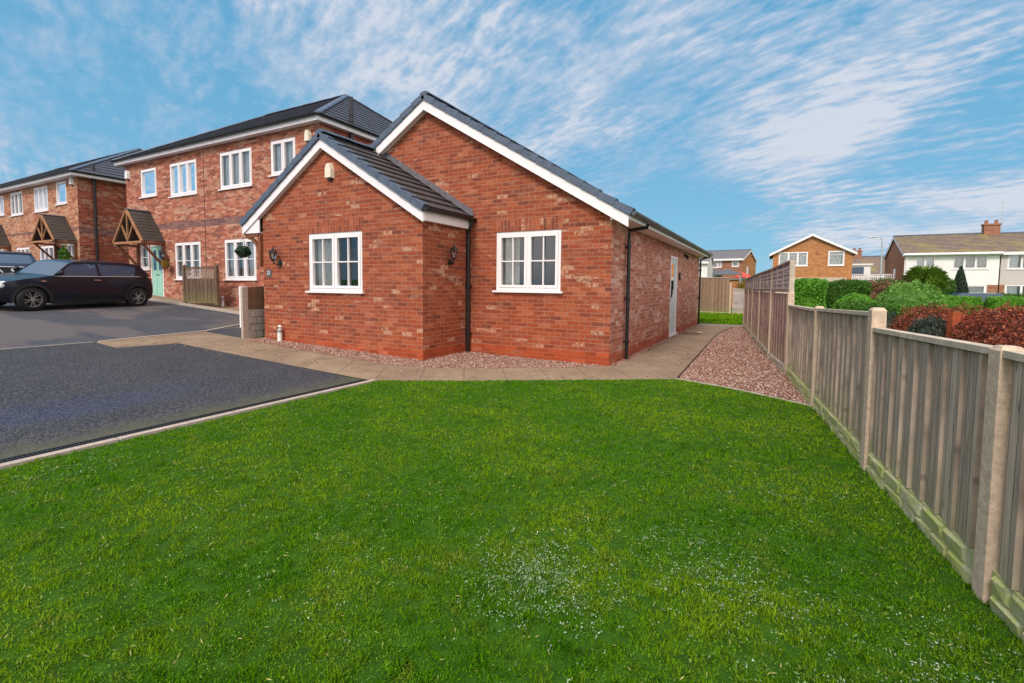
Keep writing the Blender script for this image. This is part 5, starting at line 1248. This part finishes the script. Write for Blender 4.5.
for sg in (1, -1):
    mb = MB(); mb.tube([(1.60, sg * .60, .68), (1.82, sg * .585, .67)], [.125, .12], 18); mb.tube([(1.82, sg * .585, .67), (1.86, sg * .58, .668)], [.125, .08], 18); mb.build('headlight', M['headlamp'], car)
    mb = MB(); mb.box(-1.9, -1.80, sg * .60 - .07, sg * .60 + .07, .70, .93); mb.build('tail_light', M['redcanvas'], car)
    mb = MB(); mb.tube([(.72, sg * .78, 1.0), (.72, sg * .87, 1.02)], .02, 8); mb.tube([(.72, sg * .84, 1.05), (.71, sg * .90, 1.055), (.70, sg * .97, 1.05)], [.05, .08, .05], 12); mb.build('mirror', M['carblack'], car)
    mb = MB(); mb.bar((-.30, sg * .853, .86), (-.12, sg * .853, .865), .016, .02); mb.build('handle', M['chrome'], car)
    mb = MB(); mb.box(1.0, 1.1, sg * .835 - .01, sg * .835 + .015, .80, .835); mb.build('side_repeater', M['chrome'], car)
mb = MB(); mb.box(1.90, 1.975, -.38, .38, .42, .60); mb.build('grille', M['trim'], car); mb = MB(); mb.box(1.965, 1.99, -.26, .26, .34, .44); mb.build('registration_plate', M['upvc'], car)
# seam of the single long door
mb = MB()
for (a_, b_) in (((.82, .32), (.84, .96)), ((-.42, .34), (-.44, .96)), ((.82, .32), (-.42, .34))):
    for sg in (1, -1):
        for t in range(4):
            p = [a_[i] + (b_[i] - a_[i]) * t / 4 for i in (0, 1)]; q = [a_[i] + (b_[i] - a_[i]) * (t + 1) / 4 for i in (0, 1)]
            mb.bar((p[0], sg * (hw(*p) + .001), p[1]), (q[0], sg * (hw(*q) + .001), q[1]), .006, .008)
mb.build('door_seam', M['trim'], car)
A_ = Vector((-14.50, -2.98)); B_ = Vector((-15.02, -.42)); dd = (A_ - B_).normalized(); midp = (A_ + B_) / 2
perp = Vector((-dd.y, dd.x));  perp = perp if perp.x < 0 else -perp
ctr = midp + perp * .8; ctr += dd * 0.0
pa_, pb_ = gz(A_.x), gz(B_.x)
car.location = (ctr.x, ctr.y, (gz(ctr.x + .8) + gz(ctr.x - .8)) / 2 - .01); car.rotation_euler = (0, 0, math.atan2(dd.y, dd.x))
# tilt with the slope across the car
car.rotation_euler.x = -math.atan2(gz(ctr.x - .8) - gz(ctr.x + .8), 1.6) if dd.y < 0 else 0
car.scale = (1.0, 1.0, .97)

# --- larger navy SUV facing the camera
suv = empty('parked_car', (-26.3, -.05, gz(-26.3)), 'navy suv facing the camera, half hidden behind the hatchback', 'car', 'cars parked on the shared drive')
def hs(x, z): return .90 - .13 * max(0, (x - 1.6) / .6) ** 2 - .1 * max(0, (-x - 1.6) / .7) ** 2 - (.06 * ((z - .8) / .3) ** 2 if z > .8 else 0)
lo2 = [(2.22, .40), (2.25, .6), (2.22, .82), (2.10, .98), (1.6, 1.07), (1.2, 1.10), (0, 1.08), (-1.8, 1.12), (-2.1, 1.05), (-2.2, .7), (-2.15, .35), (-1.8, .3)] + arc(-1.35, .35, .41, 185, -5, 10) + [(.94 - .0, .25)] + arc(1.40, .35, .41, 185, -5, 10) + [(1.9, .32)]
carbody(suv, lo2, None, hs, 'carblue', 'body', [-1.8, -1.2, -.5, .3, 1, 1.5, 1.9, 2.1], [.5, .7, .85, 1.0])
def gs(x, z): return .82 - .17 * max(0, (z - 1.08) / .5)
carbody(suv, [(1.35, 1.08), (.5, 1.56), (.25, 1.62), (-1.4, 1.62), (-1.8, 1.5), (-2.05, 1.1)], None, gs, 'carglass', 'windows', [-1.5, -.8, 0, .6, 1], [1.2, 1.35, 1.5])
carbody(suv, [(.60, 1.545), (.3, 1.635), (-1.4, 1.635), (-1.9, 1.5), (-1.4, 1.54), (.2, 1.55)], None, lambda x, z: gs(x, z) + .012, 'carblue', 'roof', [-.8, 0], [])
mb = MB(); flank_poly(mb, [(1.40, 1.08), (1.28, 1.08), (.46, 1.57), (.58, 1.57)], gs, .014); flank_poly(mb, [(-.1, 1.08), (-.2, 1.08), (-.18, 1.57), (-.1, 1.57)], gs, .012); flank_poly(mb, [(-1.3, 1.08), (-2.06, 1.08), (-1.85, 1.5), (-1.45, 1.57)], gs, .014); mb.build('pillar', M['carblue'], suv)
mb = MB(); mb.box(2.2, 2.262, -.48, .48, .68, .92); mb.build('grille', M['trim'], suv)
mb = MB(); mb.bar((2.27, -.5, .93), (2.27, .5, .93), .03, .03); mb.tube([(2.265, 0, .80), (2.285, 0, .80)], .07, 16); mb.bar((2.27, -.50, .93), (2.272, -.30, .68), .03, .04); mb.bar((2.27, .50, .93), (2.272, .30, .68), .03, .04); mb.build('badge_bar', M['chrome'], suv)
for sg in (1, -1):
    mb = MB(); mb.prism([(sg * .50, .82), (sg * .84, .84), (sg * .86, .96), (sg * .52, .93)], 'x', 2.06, 2.215); mb.build('headlight', M['headlamp'], suv)
    mb = MB(); mb.tube([(.98, sg * .82, 1.12), (.97, sg * .95, 1.15), (.95, sg * 1.04, 1.14)], [.05, .09, .06], 12); mb.build('mirror', M['carblue'], suv)
    for cx in (-1.35, 1.40): wheel(suv, cx, sg * .90, .35, .22, sg)
mb = MB(); mb.box(2.255, 2.275, -.26, .26, .44, .55); mb.build('registration_plate', M['upvc'], suv)
suv.rotation_euler.z = rad(-14); suv.scale = (.95,) * 3

# ================================================================== BACKGROUND HOUSES
def gable_house(root, x0, x1, y0, y1, z0, ze, rise, wallmat, sidemat, roofmat_, ridge_axis='x', holes=(), over=.25, fascia=True):
    """house in root's local frame; ridge along x or y"""
    mb = MB()
    if ridge_axis == 'x':
        yc = (y0 + y1) / 2
        wall_panel(mb, 'y', y0, [(x0, z0), (x1, z0), (x1, ze), (x0, ze)], holes)
        mb.build('wall', M[wallmat], root); mb = MB(); mb.quad((x0, y1, z0), (x1, y1, z0), (x1, y1, ze), (x0, y1, ze)); mb.build('wall', M[wallmat], root)
        for x in (x0, x1): mb = MB(); mb.quad((x, y0, z0), (x, y1, z0), (x, y1, ze), (x, yc, ze + rise), (x, y0, ze)); mb.build('wall', M[sidemat], root)
        r_ = MB(); k = math.hypot(yc - y0, rise); s_ = rise / (yc - y0)
        tiles(r_, (x0 - .15, y0 - over, ze - over * s_ + .05), (1, 0, 0), Vector((0, yc - y0, rise)), [(0, 0), (x1 - x0 + .3, 0), (x1 - x0 + .3, k * (1 + over / (yc - y0))), (0, k * (1 + over / (yc - y0)))], .34, .035, 0)
        tiles(r_, (x1 + .15, y1 + over, ze - over * s_ + .05), (-1, 0, 0), Vector((0, -(yc - y0), rise)), [(0, 0), (x1 - x0 + .3, 0), (x1 - x0 + .3, k * (1 + over / (yc - y0))), (0, k * (1 + over / (yc - y0)))], .34, .035, 0)
        ro = r_.build('roof', M[roofmat_], root, fix=False); ridge((x0 - .15, yc, ze + rise + .10), (x1 + .15, yc, ze + rise + .10), .13, parent=ro, mat='verge')
        f = MB(); f.box(x0 - .12, x1 + .12, y0 - over - .02, y0 - over, ze - .22, ze + .0)
        for x in (x0 - .15,  x1 + .12):
            f.prism([(y0 - over, ze - over * s_ - .16), (yc, ze + rise - .16), (y1 + over, ze - over * s_ - .16), (y1 + over, ze - over * s_ + .03), (yc, ze + rise + .03), (y0 - over, ze - over * s_ + .03)], 'x', x, x + .03)
        f.build('bargeboard', M['fascia'], root)
    else:
        xc = (x0 + x1) / 2
        wall_panel(mb, 'y', y0, [(x0, z0), (x1, z0), (x1, ze), (xc, ze + rise), (x0, ze)], holes)
        mb.build('wall', M[wallmat], root); mb = MB()
        mb.quad((x0, y1, z0), (x1, y1, z0), (x1, y1, ze), (xc, y1, ze + rise), (x0, y1, ze)); mb.build('wall', M[sidemat], root)
        for x in (x0, x1): mb = MB(); mb.quad((x, y0, z0), (x, y1, z0), (x, y1, ze), (x, y0, ze)); mb.build('wall', M[sidemat], root)
        r_ = MB(); k = math.hypot(xc - x0, rise); s_ = rise / (xc - x0); K = k * (1 + over / (xc - x0))
        tiles(r_, (x1 + over, y0 - .2, ze - over * s_ + .05), (0, 1, 0), Vector((-(xc - x0), 0, rise)), [(0, 0), (y1 - y0 + .4, 0), (y1 - y0 + .4, K), (0, K)], .34, .035, 0)
        tiles(r_, (x0 - over, y1 + .2, ze - over * s_ + .05), (0, -1, 0), Vector(((xc - x0), 0, rise)), [(0, 0), (y1 - y0 + .4, 0), (y1 - y0 + .4, K), (0, K)], .34, .035, 0)
        r_.build('roof', M[roofmat_], root, fix=False)
        f = MB()
        f.prism([(x0 - over, ze - over * s_ - .15), (xc, ze + rise - .15), (x1 + over, ze - over * s_ - .15), (x1 + over, ze - over * s_ + .06), (xc, ze + rise + .06), (x0 - over, ze - over * s_ + .06)], 'y', y0 - .23, y0 - .2)
        for x in (x0 - over, x1 + over - .02): f.box(x, x + .02, y0 - .2, y1 + .2, ze - .28, ze - .06)
        f.build('bargeboard', M['fascia'], root)
    i = MB(); i.quad((x0 + .1, y0 + 1.2, z0), (x1 - .1, y0 + 1.2, z0), (x1 - .1, y0 + 1.2, ze), (x0 + .1, y0 + 1.2, ze)); i.build('dark_room_lining', M['darkroom'], root, fix=False)  # dark upright sheet standing in for room shade behind the windows
def chimney(root, x, y, z, w_, d_, h_, pots=2):
    mb = MB(); mb.box(x - w_ / 2, x + w_ / 2, y - d_ / 2, y + d_ / 2, z, z + h_); mb.box(x - w_ / 2 - .06, x + w_ / 2 + .06, y - d_ / 2 - .06, y + d_ / 2 + .06, z + h_, z + h_ + .12)
    o = mb.build('chimney', M['brick_brown'], root); mb = MB()
    for i in range(pots):
        px_ = x + (i - (pots - 1) / 2) * w_ * .62; mb.tube([(px_, y, z + h_ + .12), (px_, y, z + h_ + .35), (px_, y, z + h_ + .42)], [.13, .11, .14], 12)
    mb.build('chimney_pot', M['terracotta'], o); return o

# white rendered house
Hw = empty('white_house', (12.0, 43.0, -.35), 'two storey house with white upper wall, brick side gable and mossy roof', 'house')
ZG = 0.0
def W2(u0, u1, z0, z1): return (u0 - 12.0, u1 - 12.0, z0 + .35, z1 + .35)
hl = [W2(15.05, 17.19, 3.07, 4.17), W2(12.7, 14.0, 3.07, 4.17), W2(16.0, 17.14, .64, 1.81)]
gable_house(Hw, 0, 5.83, 0, 8, 0, 4.75, 1.75, 'render_w', 'brick_brown', 'roof_moss', 'x', hl)
FH = Frame('y', 0, -1)
window(Hw, FH, *hl[0], lights=3, barz=0, vbars=0, curtain=[(0, 1, 'curtain')]); window(Hw, FH, *hl[1], lights=2, barz=0, vbars=0, curtain=[(0, 1, 'curtain_w')]); window(Hw, FH, *hl[2], lights=1, barz=0, vbars=0, curtain=[(0, 1, 'curtain')])
for a_, b_ in ((0, 4.0), (5.2, 5.83)): mb = MB(); FH.box(mb, a_, b_, .002, .03, .0, 2.18); mb.build('wall', M['brick_brown'], Hw)['label'] = 'brown brick lower wall'
chimney(Hw, 6.35, 4, 6.1, 1.0, .6, 1.1)
mb = MB(); mb.tube([(7.0, 4, 6.4), (7.0, 4, 9.2)], .018, 6)
for z_ in (9.0, 8.6, 8.2): mb.bar((6.6, 4, z_), (7.4, 4, z_), .015, .015)
mb.build('aerial', M['steel'], Hw)
gutter(-.1, 5.9, -.32, 4.62, Hw, 'fascia', 'x', .07)
mb = MB(); mb.tube([(.12, -.06, 4.6), (.12, -.06, 0)], .04, 8); mb.build('downpipe', M['upvc'], Hw)
mb = MB(); mb.box(-.02, -.0, 3.2, 3.9, 2.6, 3.6); mb.build('window', M['upvc'], Hw)
# grey neighbour
Hg = empty('grey_house', (17.95, 43.15, -.35), 'grey rendered house at the right edge joined to the white house', 'house')
hl = [(.38, 2.0, 3.40, 4.60), (.33, 2.2, 1.0, 2.21), (3.4, 5.0, 3.4, 4.6)]
gable_house(Hg, 0, 8, 0, 8, 0, 4.72, 1.75, 'render_g', 'brick_brown', 'roof_moss', 'x', hl)
for q in hl: window(Hg, FH, *q, lights=2, barz=0, vbars=0, curtain=[(0, .4, 'curtain_w'), (.75, 1, 'curtain_w')])
mb = MB(); FH.box(mb, .0, .3, .002, .03, 0, 2.2); mb.build('wall', M['brick_brown'], Hg)

# orange brick gable house (distance 40)
k_ = 40 / 34.
def S4(x, z): return (2.4182 + (x - 2.4182) * k_, 1.36 + (z - 1.36) * k_)
yO = -7.9741 + (32.31 + 7.9741) * k_
Ho = empty('orange_brick_house', (S4(2.35, 0)[0], yO, -.1), 'orange brick house with white trimmed gable facing the garden', 'house')
ox = Ho.location.x
def O4(u0, u1, z0, z1): a = S4(u0, z0); b = S4(u1, z1); return (a[0] - ox, b[0] - ox, a[1] + .1, b[1] + .1)
hl = [O4(2.72, 4.54, 3.0, 4.02), O4(5.75, 6.70, 3.01, 4.05), O4(5.03, 5.57, .5, 2.05)]
xW = (7.16 - 2.35) * k_
gable_house(Ho, 0, xW, 0, 9, 0, S4(0, 3.98)[1] + .1, (5.23 - 3.98) * k_, 'brick_orange', 'brick_orange', 'roof_far', 'y', hl, over=.28)
window(Ho, FH, *hl[0], lights=3, barz=.75, vbars=0, curtain=[(0, 1, 'curtain_w')]); window(Ho, FH, *hl[1], lights=1, barz=.75, vbars=0, curtain=[(0, 1, 'curtain_w')]); window(Ho, FH, *hl[2], lights=1, barz=0, vbars=0)
zb = S4(0, 2.18)[1] + .1
mb = MB(); FH.box(mb, 0, hl[2][0], .002, .05, 0, zb); FH.box(mb, hl[2][1], xW - .35, .002, .05, 0, zb); FH.box(mb, hl[2][0], hl[2][1], .002, .05, hl[2][3], zb); mb.build('wall', M['stone'], Ho)['label'] = 'pale stone lower wall'
mb = MB(); FH.box(mb, 3.15, 3.35, 0, .04, 4.35, 4.6); mb.build('vent', M['terracotta'], Ho)

# far brick house
Hf = empty('distant_brick_house', (-.79, 54.3, .0), 'distant brown brick house with grey roof seen over the back fence', 'house', rotz=rad(-9))
hl = [(-3.5, -2.75, 3.8, 4.7), (-2.68, -2.3, 3.85, 4.7), (-1.15, -.4, 3.9, 4.72)]
hl = [(a_ - .0, b_ - .0, c_, d_) for a_, b_, c_, d_ in hl]
gable_house(Hf, -6.5, 0, 0, 7.5, 0, 4.85, 1.2, 'brick_brown', 'brick_orange', 'roof_far', 'x', hl)
for q in hl: window(Hf, FH, *q, lights=1, barz=0, vbars=0, curtain=[(0, 1, 'curtain_w')])
mb = MB(); mb.box(0.002, .03, 2.3, 3.0, 2.6, 4.0); mb.build('window', M['upvc'], Hf)
mb = MB(); mb.box(-6.4, -2.2, -.35, -.01, 2.9, 3.6); mb.build('porch_roof', M['roof_far'], Hf)
Hn = empty('pale_house', (-5.6, 45.5, 0), 'sliver of pale rendered house beside the bungalow eave', 'house')
gable_house(Hn, -3, 2.0, 0, 5, 0, 4.1, 1.0, 'render_w', 'render_w', 'roof_far', 'x')

# garden shelter beyond the back fence
sh = empty('garden_gazebo', (-.15, 26.0, 0), 'small garden gazebo with white and dark canvas roof beyond the back fence', 'gazebo')
for (a_, b_) in ((-.75, -.7), (.75, -.7), (-.75, .7), (.75, .7)):
    mb = MB(); mb.tube([(a_, b_, 0), (a_, b_, 2.3)], .03, 8); mb.build('leg', M['steel'], sh)
mb = MB(); mb.add([(-.85, -.8, 2.25), (.85, -.8, 2.25), (.0, -.1, 2.62), (-.85, -.8, 2.21), (.85, -.8, 2.21)], [(0, 1, 2), (0, 3, 4, 1)]); mb.add([(-.85, -.8, 2.25), (-.85, .8, 2.25), (0, -.1, 2.62)], [(0, 1, 2)]); mb.build('dark_canvas', M['tarp_d'], sh)
mb = MB(); mb.add([(.85, -.8, 2.25), (.85, .8, 2.25), (0, -.1, 2.62), (-.85, .8, 2.25)], [(0, 1, 2), (1, 3, 2)]); mb.build('white_canvas', M['tarp_w'], sh)
um = empty('garden_parasol', (.62, 28.2, 0), 'closed red parasol peeping over the back fence', 'parasol')
mb = MB(); mb.tube([(0, 0, 0), (0, 0, 2.3)], .025, 8); mb.build('pole', M['steel'], um)
mb = MB(); mb.tube([(0, 0, 2.1), (0, 0, 2.2), (0, 0, 2.42)], [.55, .5, .03], 8); mb.build('canopy', M['redcanvas'], um)
# brown garden wall and outbuilding by the far fence
ob = empty('brick_outbuilding', (-1.2, 29.0, 0), 'low orange brown outbuilding behind the back fence', 'outbuilding')
mb = MB(); mb.box(-1.6, 2.9, 0, 2.5, 0, 1.95); mb.build('wall', M['brick_orange'], ob)
mb = MB(); mb.box(-1.7, 3.0, -.1, 2.6, 1.95, 2.03); mb.build('roof', M['roof_far'], ob)
ys = empty('yellow_shrub', (1.17, 21.3, 0), 'yellow brown shrub above the lower back fence', 'shrub')
p_, d_ = blob_pts(.42, .4, .42, 1500, 1.35, .25); leafcloud('foliage', p_, d_, .07, M['yellowleaf'], ys); mb = MB(); mb.tube([(0, 0, 0), (0, 0, 1.2)], [.05, .03], 8); mb.build('trunk', M['bark'], ys)

# far mossy roofed houses and white balcony block between the orange and white houses
Hr = empty('mossy_roof_house', (8.6, 62.0, -.6), 'distant house with mossy brown roof and chimney between orange and white houses', 'house')
gable_house(Hr, 0, 7.5, 0, 7, 0, 3.6, 2.4, 'brick_brown', 'brick_brown', 'roof_moss', 'x')
chimney(Hr, 2.9, 3.5, 5.7, .9, .6, 1.0)
wb = empty('white_extension', (8.25, 46.6, -.3), 'white flat roofed extension with railings beside the orange house', 'extension')
mb = MB(); mb.box(0, 2.0, 0, 2.5, 0, 3.9); mb.build('wall', M['render_w'], wb); mb = MB(); mb.box(-.1, 2.15, -.12, 2.6, 3.9, 4.05); mb.build('roof', M['render_w'], wb)
mb = MB(); mb.box(.15, 1.5, -.03, -.005, 2.95, 3.75); mb.build('window', M['carglass'], wb)
mb = MB(); mb.box(1.9, 4.0, -.3, 2.2, 2.3, 2.55); mb.build('balcony_deck', M['render_w'], wb)
mb = MB(); mb.bar((-.1, -.35, 3.05), (4.05, -.35, 3.05), .05, .06); mb.bar((-.1, -.35, 2.6), (4.05, -.35, 2.6), .04, .05); n = 30
for i in range(n): x = -.1 + 4.15 * i / (n - 1); mb.box(x - .03, x + .03, -.36, -.33, 2.58, 3.04)
mb.build('railing', M['upvc'], wb)
mb = MB(); mb.box(1.9, 4.0, -.1, 2.0, .0, 2.3); mb.build('wall', M['brick_brown'], wb)

# street lamp
lp = empty('street_lamp', (8.30, 29.4, gz(8.3)), 'tall grey street lamp with curved arm between the background houses', 'street lamp')
mb = MB(); mb.tube([(0, 0, 0), (0, 0, 1.2), (0, 0, 1.25), (0, 0, 4.4), (-.04, 0, 4.58), (-.14, 0, 4.64), (-.42, 0, 4.66)], [.075, .075, .05, .04, .035, .03, .03], 10); mb.build('pole', M['steel'], lp)
mb = MB(); mb.tube([(-.40, 0, 4.66), (-.5, 0, 4.67), (-.72, 0, 4.65)], [.03, .065, .03], 10); mb.build('lamp_head', M['rimgrey'], lp)

# ================================================================== VEGETATION
def hedge(name, label, x, y, lx, ly, lz, n, size, mat, cat='hedge', rotz=0., bump=.1, group=None, rnd=.12, corem=None):
    r_ = empty(name, (x, y, gz(x)), label, cat, group, rotz)
    p, q = hedge_pts(lx, ly, lz, n, rnd, bump); leafcloud('foliage', p, q, size, M[mat], r_, flat=.45)
    core(r_, M[corem or mat], 'box', (lx * .82, ly * .7, lz * .90))
    return r_
hedge('clipped_hedge', 'bright green square clipped hedge beside the tall fence end', 3.60, 12.9, .95, 1.8, 1.70, 11000, .05, 'hedge_bright', group='clipped hedges beyond the tall fence')
hedge('clipped_hedge', 'dark green rounded clipped hedge right of the bright square one', 4.95, 14.6, 1.35, 1.8, 1.70, 12000, .05, 'hedge_dark', rnd=.2, group='clipped hedges beyond the tall fence')
h_ = hedge('twiggy_hedge', 'brown bare twigged hedge below the street lamp', 7.1, 22.6, 2.6, 1.0, 1.75, 6000, .07, 'twig', bump=.3)
mb = MB()
for i in range(60):
    a_ = random.uniform(-1.3, 1.3); b_ = random.uniform(-.5, .5); mb.tube([(a_, b_, 0), (a_ + random.uniform(-.15, .15), b_, 1.2), (a_ + random.uniform(-.35, .35), b_ + random.uniform(-.2, .2), random.uniform(1.7, 2.15))], [.02, .013, .005], 5)
mb.build('branches', M['bark'], h_)
hedge('green_hedge', 'mid green hedge behind the twiggy hedge by the lamp post', 9.2, 25.5, 3.2, 1.0, 1.95, 6000, .07, 'hedge_dark', bump=.2)
r_ = empty('mound_shrub', (4.75, 10.6, 0), 'smooth green dome shaped shrub over the low fence', 'shrub')
p_, d_ = blob_pts(.62, .5, .62, 7000, .62, .05, depth=.15); leafcloud('foliage', p_, d_, .035, M['hedge_bright'], r_); core(r_, M['hedge_dark'], 'blob', (.52, .42, .52), .60)
hedge('low_hedge', 'low olive hedge just behind the weathered fence', 4.65, 8.0, 1.5, .8, 1.03, 7000, .035, 'hedge_dark', rnd=.2)
r_ = empty('leafy_bush', (6.95, 15.2, gz(7)), 'large fresh green bush with upright shoots before the white house', 'bush')
P_, D_ = [], []
for (a_, b_, c_, rx, rz_) in ((0, 0, .85, .95, .8), (-.55, .1, .65, .6, .6), (.55, -.1, .7, .6, .65), (.2, .1, 1.15, .55, .5), (-.2, 0, 1.05, .5, .45)):
    p, d = blob_pts(rx, rx * .8, rz_, 3200, c_, .3); P_.append(p + np.array([a_, b_, 0])); D_.append(d)
leafcloud('foliage', np.concatenate(P_), np.concatenate(D_), .05, M['bushleaf'], r_, aspect=2.6, flat=.25)
core(r_, M['hedge_dark'], 'blob', (.9, .7, .7), .8)
mb = MB()
for i in range(14): t = i * .45; mb.tube([(0, 0, 0), (math.cos(t) * .3, math.sin(t) * .25, .6), (math.cos(t) * .7, math.sin(t) * .5, 1.2)], [.03, .02, .008], 5)
mb.build('branches', M['bark'], r_)
# palm-like cordyline crown
r_ = empty('cordyline_palm', (9.1, 23.1, gz(9)), 'round headed cordyline palm standing before the white house', 'palm')
mb = MB(); mb.tube([(0, 0, 0), (.03, 0, 1.0), (-.02, 0, 1.9)], [.12, .09, .08], 10); mb.build('trunk', M['bark'], r_)
V_ = []; n = 900
for i in range(n):
    d = rng.normal(size=3); d[2] = d[2] * .75 + .15; d /= np.linalg.norm(d); L = rng.uniform(.65, .98); s = np.cross(d, (0, 0, 1)); s /= np.linalg.norm(s) + 1e-9; c0 = np.array([0, 0, 1.95]) + d * .08
    wv = .022; m1 = c0 + d * L * .5 + np.array([0, 0, .04]); e1 = c0 + d * L + np.array([0, 0, -.22 * L * L]); V_ += [c0 - s * wv * .6, c0 + s * wv * .6, m1 + s * wv, e1, m1 - s * wv]
npmesh('crown', np.array(V_), np.arange(5 * n).reshape(n, 5), M['palmleaf'], r_)
# dark conical topiary
r_ = empty('cone_topiary', (11.35, 26.6, gz(11)), 'dark pointed conical yew in front of the white house', 'topiary')
n = 9000; t = rng.random(n) ** .6; a_ = rng.uniform(0, 2 * PI, n); hgt = 2.75; z = (1 - t) * hgt; rr = .62 * np.clip(t, 0, 1) ** .85 * (1 - .08 * rng.random(n)) + .03
q = np.c_[np.cos(a_), np.sin(a_), np.full(n, .25)]; p = np.c_[np.cos(a_) * rr, np.sin(a_) * rr, z]; leafcloud('foliage', p, q, .045, M['yew'], r_, flat=.6)
mb = MB(); mb.tube([(0, 0, 0), (0, 0, .7), (0, 0, 1.6), (0, 0, 2.6)], [.58, .48, .28, .03], 14); mb.build('stem', M['yew'], r_)
hedge('box_hedge', 'bright green low hedge below the cone shaped yew', 10.2, 22.2, 1.6, .8, 1.12, 5000, .05, 'hedge_bright', group='low hedges in front of the white and grey houses')
hedge('box_hedge', 'bright green low hedge at the right edge of the picture', 12.6, 22.9, 2.4, .8, 1.12, 6000, .05, 'hedge_bright', group='low hedges in front of the white and grey houses')
hedge('box_hedge', 'dark hedge behind the bright hedge at the right edge', 13.6, 26.4, 3.0, .8, 1.28, 4500, .06, 'hedge_dark', group='low hedges in front of the white and grey houses')
c3 = empty('parked_car', (11.9, 25.2, gz(12)), 'black car roof glimpsed between the low green hedges', 'car')
carbody(c3, [(1.9, .3), (1.92, .7), (1.1, .85), (-1.8, .88), (-1.95, .6), (-1.9, .3)], None, lambda x, z: .82, 'carblack', 'body', [0, 1], [.5])
carbody(c3, [(1.0, .85), (.4, 1.3), (-1.2, 1.3), (-1.7, .87)], None, lambda x, z: .72 - .12 * max(0, z - .9), 'carglass', 'windows', [0], [1.1]); c3.rotation_euler.z = rad(10)
for sx_ in (1.2, -1.2):
    for sg in (1, -1): wheel(c3, sx_, sg * .83, .3, .2, sg)
# copper hedge behind the low fence
def cluster(name, label, mats, blobs_, size, cat='hedge', loc=(0, 0), aspect=1.7):
    r_ = empty(name, (loc[0], loc[1], 0), label, cat, 'copper leaved hedges behind the low fence')
    for mat in sorted(set(b[6] for b in blobs_)):
        P_, D_ = [], []
        for (a, b, c, rx, ry, rz_, mt, n) in blobs_:
            if mt != mat: continue
            p, d = blob_pts(rx, ry, rz_, n, 0, .16, depth=.25); P_.append(p + np.array([a - loc[0], b - loc[1], c])); D_.append(d)
        leafcloud('foliage', np.concatenate(P_), np.concatenate(D_), size, M[mat], r_, aspect=aspect, flat=.35)
    mb = MB()
    for (a, b, c, rx, ry, rz_, mt, n) in blobs_:
        for k in range(4):
            t = k * 1.6 + a; mb.tube([(a - loc[0], b - loc[1], 0), (a - loc[0] + math.cos(t) * rx * .5, b - loc[1] + math.sin(t) * ry * .5, c), (a - loc[0] + math.cos(t) * rx * .8, b - loc[1] + math.sin(t) * ry * .8, c + rz_ * .5)], [.02, .012, .005], 5)
    mb.build('branches', M['bark'], r_); 
    for (a, b, c, rx, ry, rz_, mt, n) in blobs_[:]:
        cb = MB(); nn = 12; mm = 7
        vs = [(a - loc[0] + rx * .74 * math.sin(PI * j / mm) * math.cos(2 * PI * i / nn), b - loc[1] + ry * .74 * math.sin(PI * j / mm) * math.sin(2 * PI * i / nn), c + rz_ * .78 * math.cos(PI * j / mm)) for j in range(mm + 1) for i in range(nn)]
        cb.add(vs, [(j * nn + i, j * nn + (i + 1) % nn, (j + 1) * nn + (i + 1) % nn, (j + 1) * nn + i) for j in range(mm) for i in range(nn)]); cb.build('inner_foliage', M[mt], r_)
    return r_
cluster('copper_hedge', 'rounded copper red leaved hedge with dark green patch left of the orange post', None,
        [(4.72, 2.3, .55, .55, .6, .56, 'redleaf', 11000), (4.95, 1.55, .55, .5, .55, .58, 'redleaf', 8000), (4.50, 1.30, .48, .30, .42, .48, 'darkleaf', 9000), (4.25, 2.9, .5, .3, .4, .46, 'darkleaf', 4500), (5.25, 1.0, .6, .45, .5, .56, 'redleaf', 7000)], .021, loc=(4.7, 2.0))
cluster('copper_hedge', 'bushy copper red hedge right of the orange post, behind the nearest fence panel', None,
        [(4.80, -.35, .60, .50, .55, .55, 'redleaf', 13000), (4.85, -1.1, .62, .50, .55, .57, 'redleaf', 13000), (4.6, -1.9, .62, .5, .6, .58, 'redleaf', 13000), (4.45, -2.8, .62, .5, .6, .58, 'redleaf', 9000), (5.2, -.6, .6, .5, .6, .6, 'redleaf', 8000), (5.0, -1.6, .6, .5, .6, .58, 'redleaf', 8000)], .021, loc=(4.7, -1.2))
gp = empty('orange_gate', (4.72, .92, 0), 'orange red painted timber gate between the two copper hedges', 'gate')
mb = MB(); mb.box(-.10, .0, -.05, .05, 0, 1.06); mb.build('post', plain('orange_timber', (.36, .075, .03), .7, .2, .25, 12), gp)
mb = MB()
for i in range(2): mb.box(.005 + i * .1, .095 + i * .1, -.02, .02, .05, 1.02)
mb.build('gate_leaf', plain('red_timber', (.24, .045, .022), .7, .2, .25, 12), gp); gp.rotation_euler.z = rad(20)

# leaf litter on the paving
scn.render.engine = 'CYCLES'
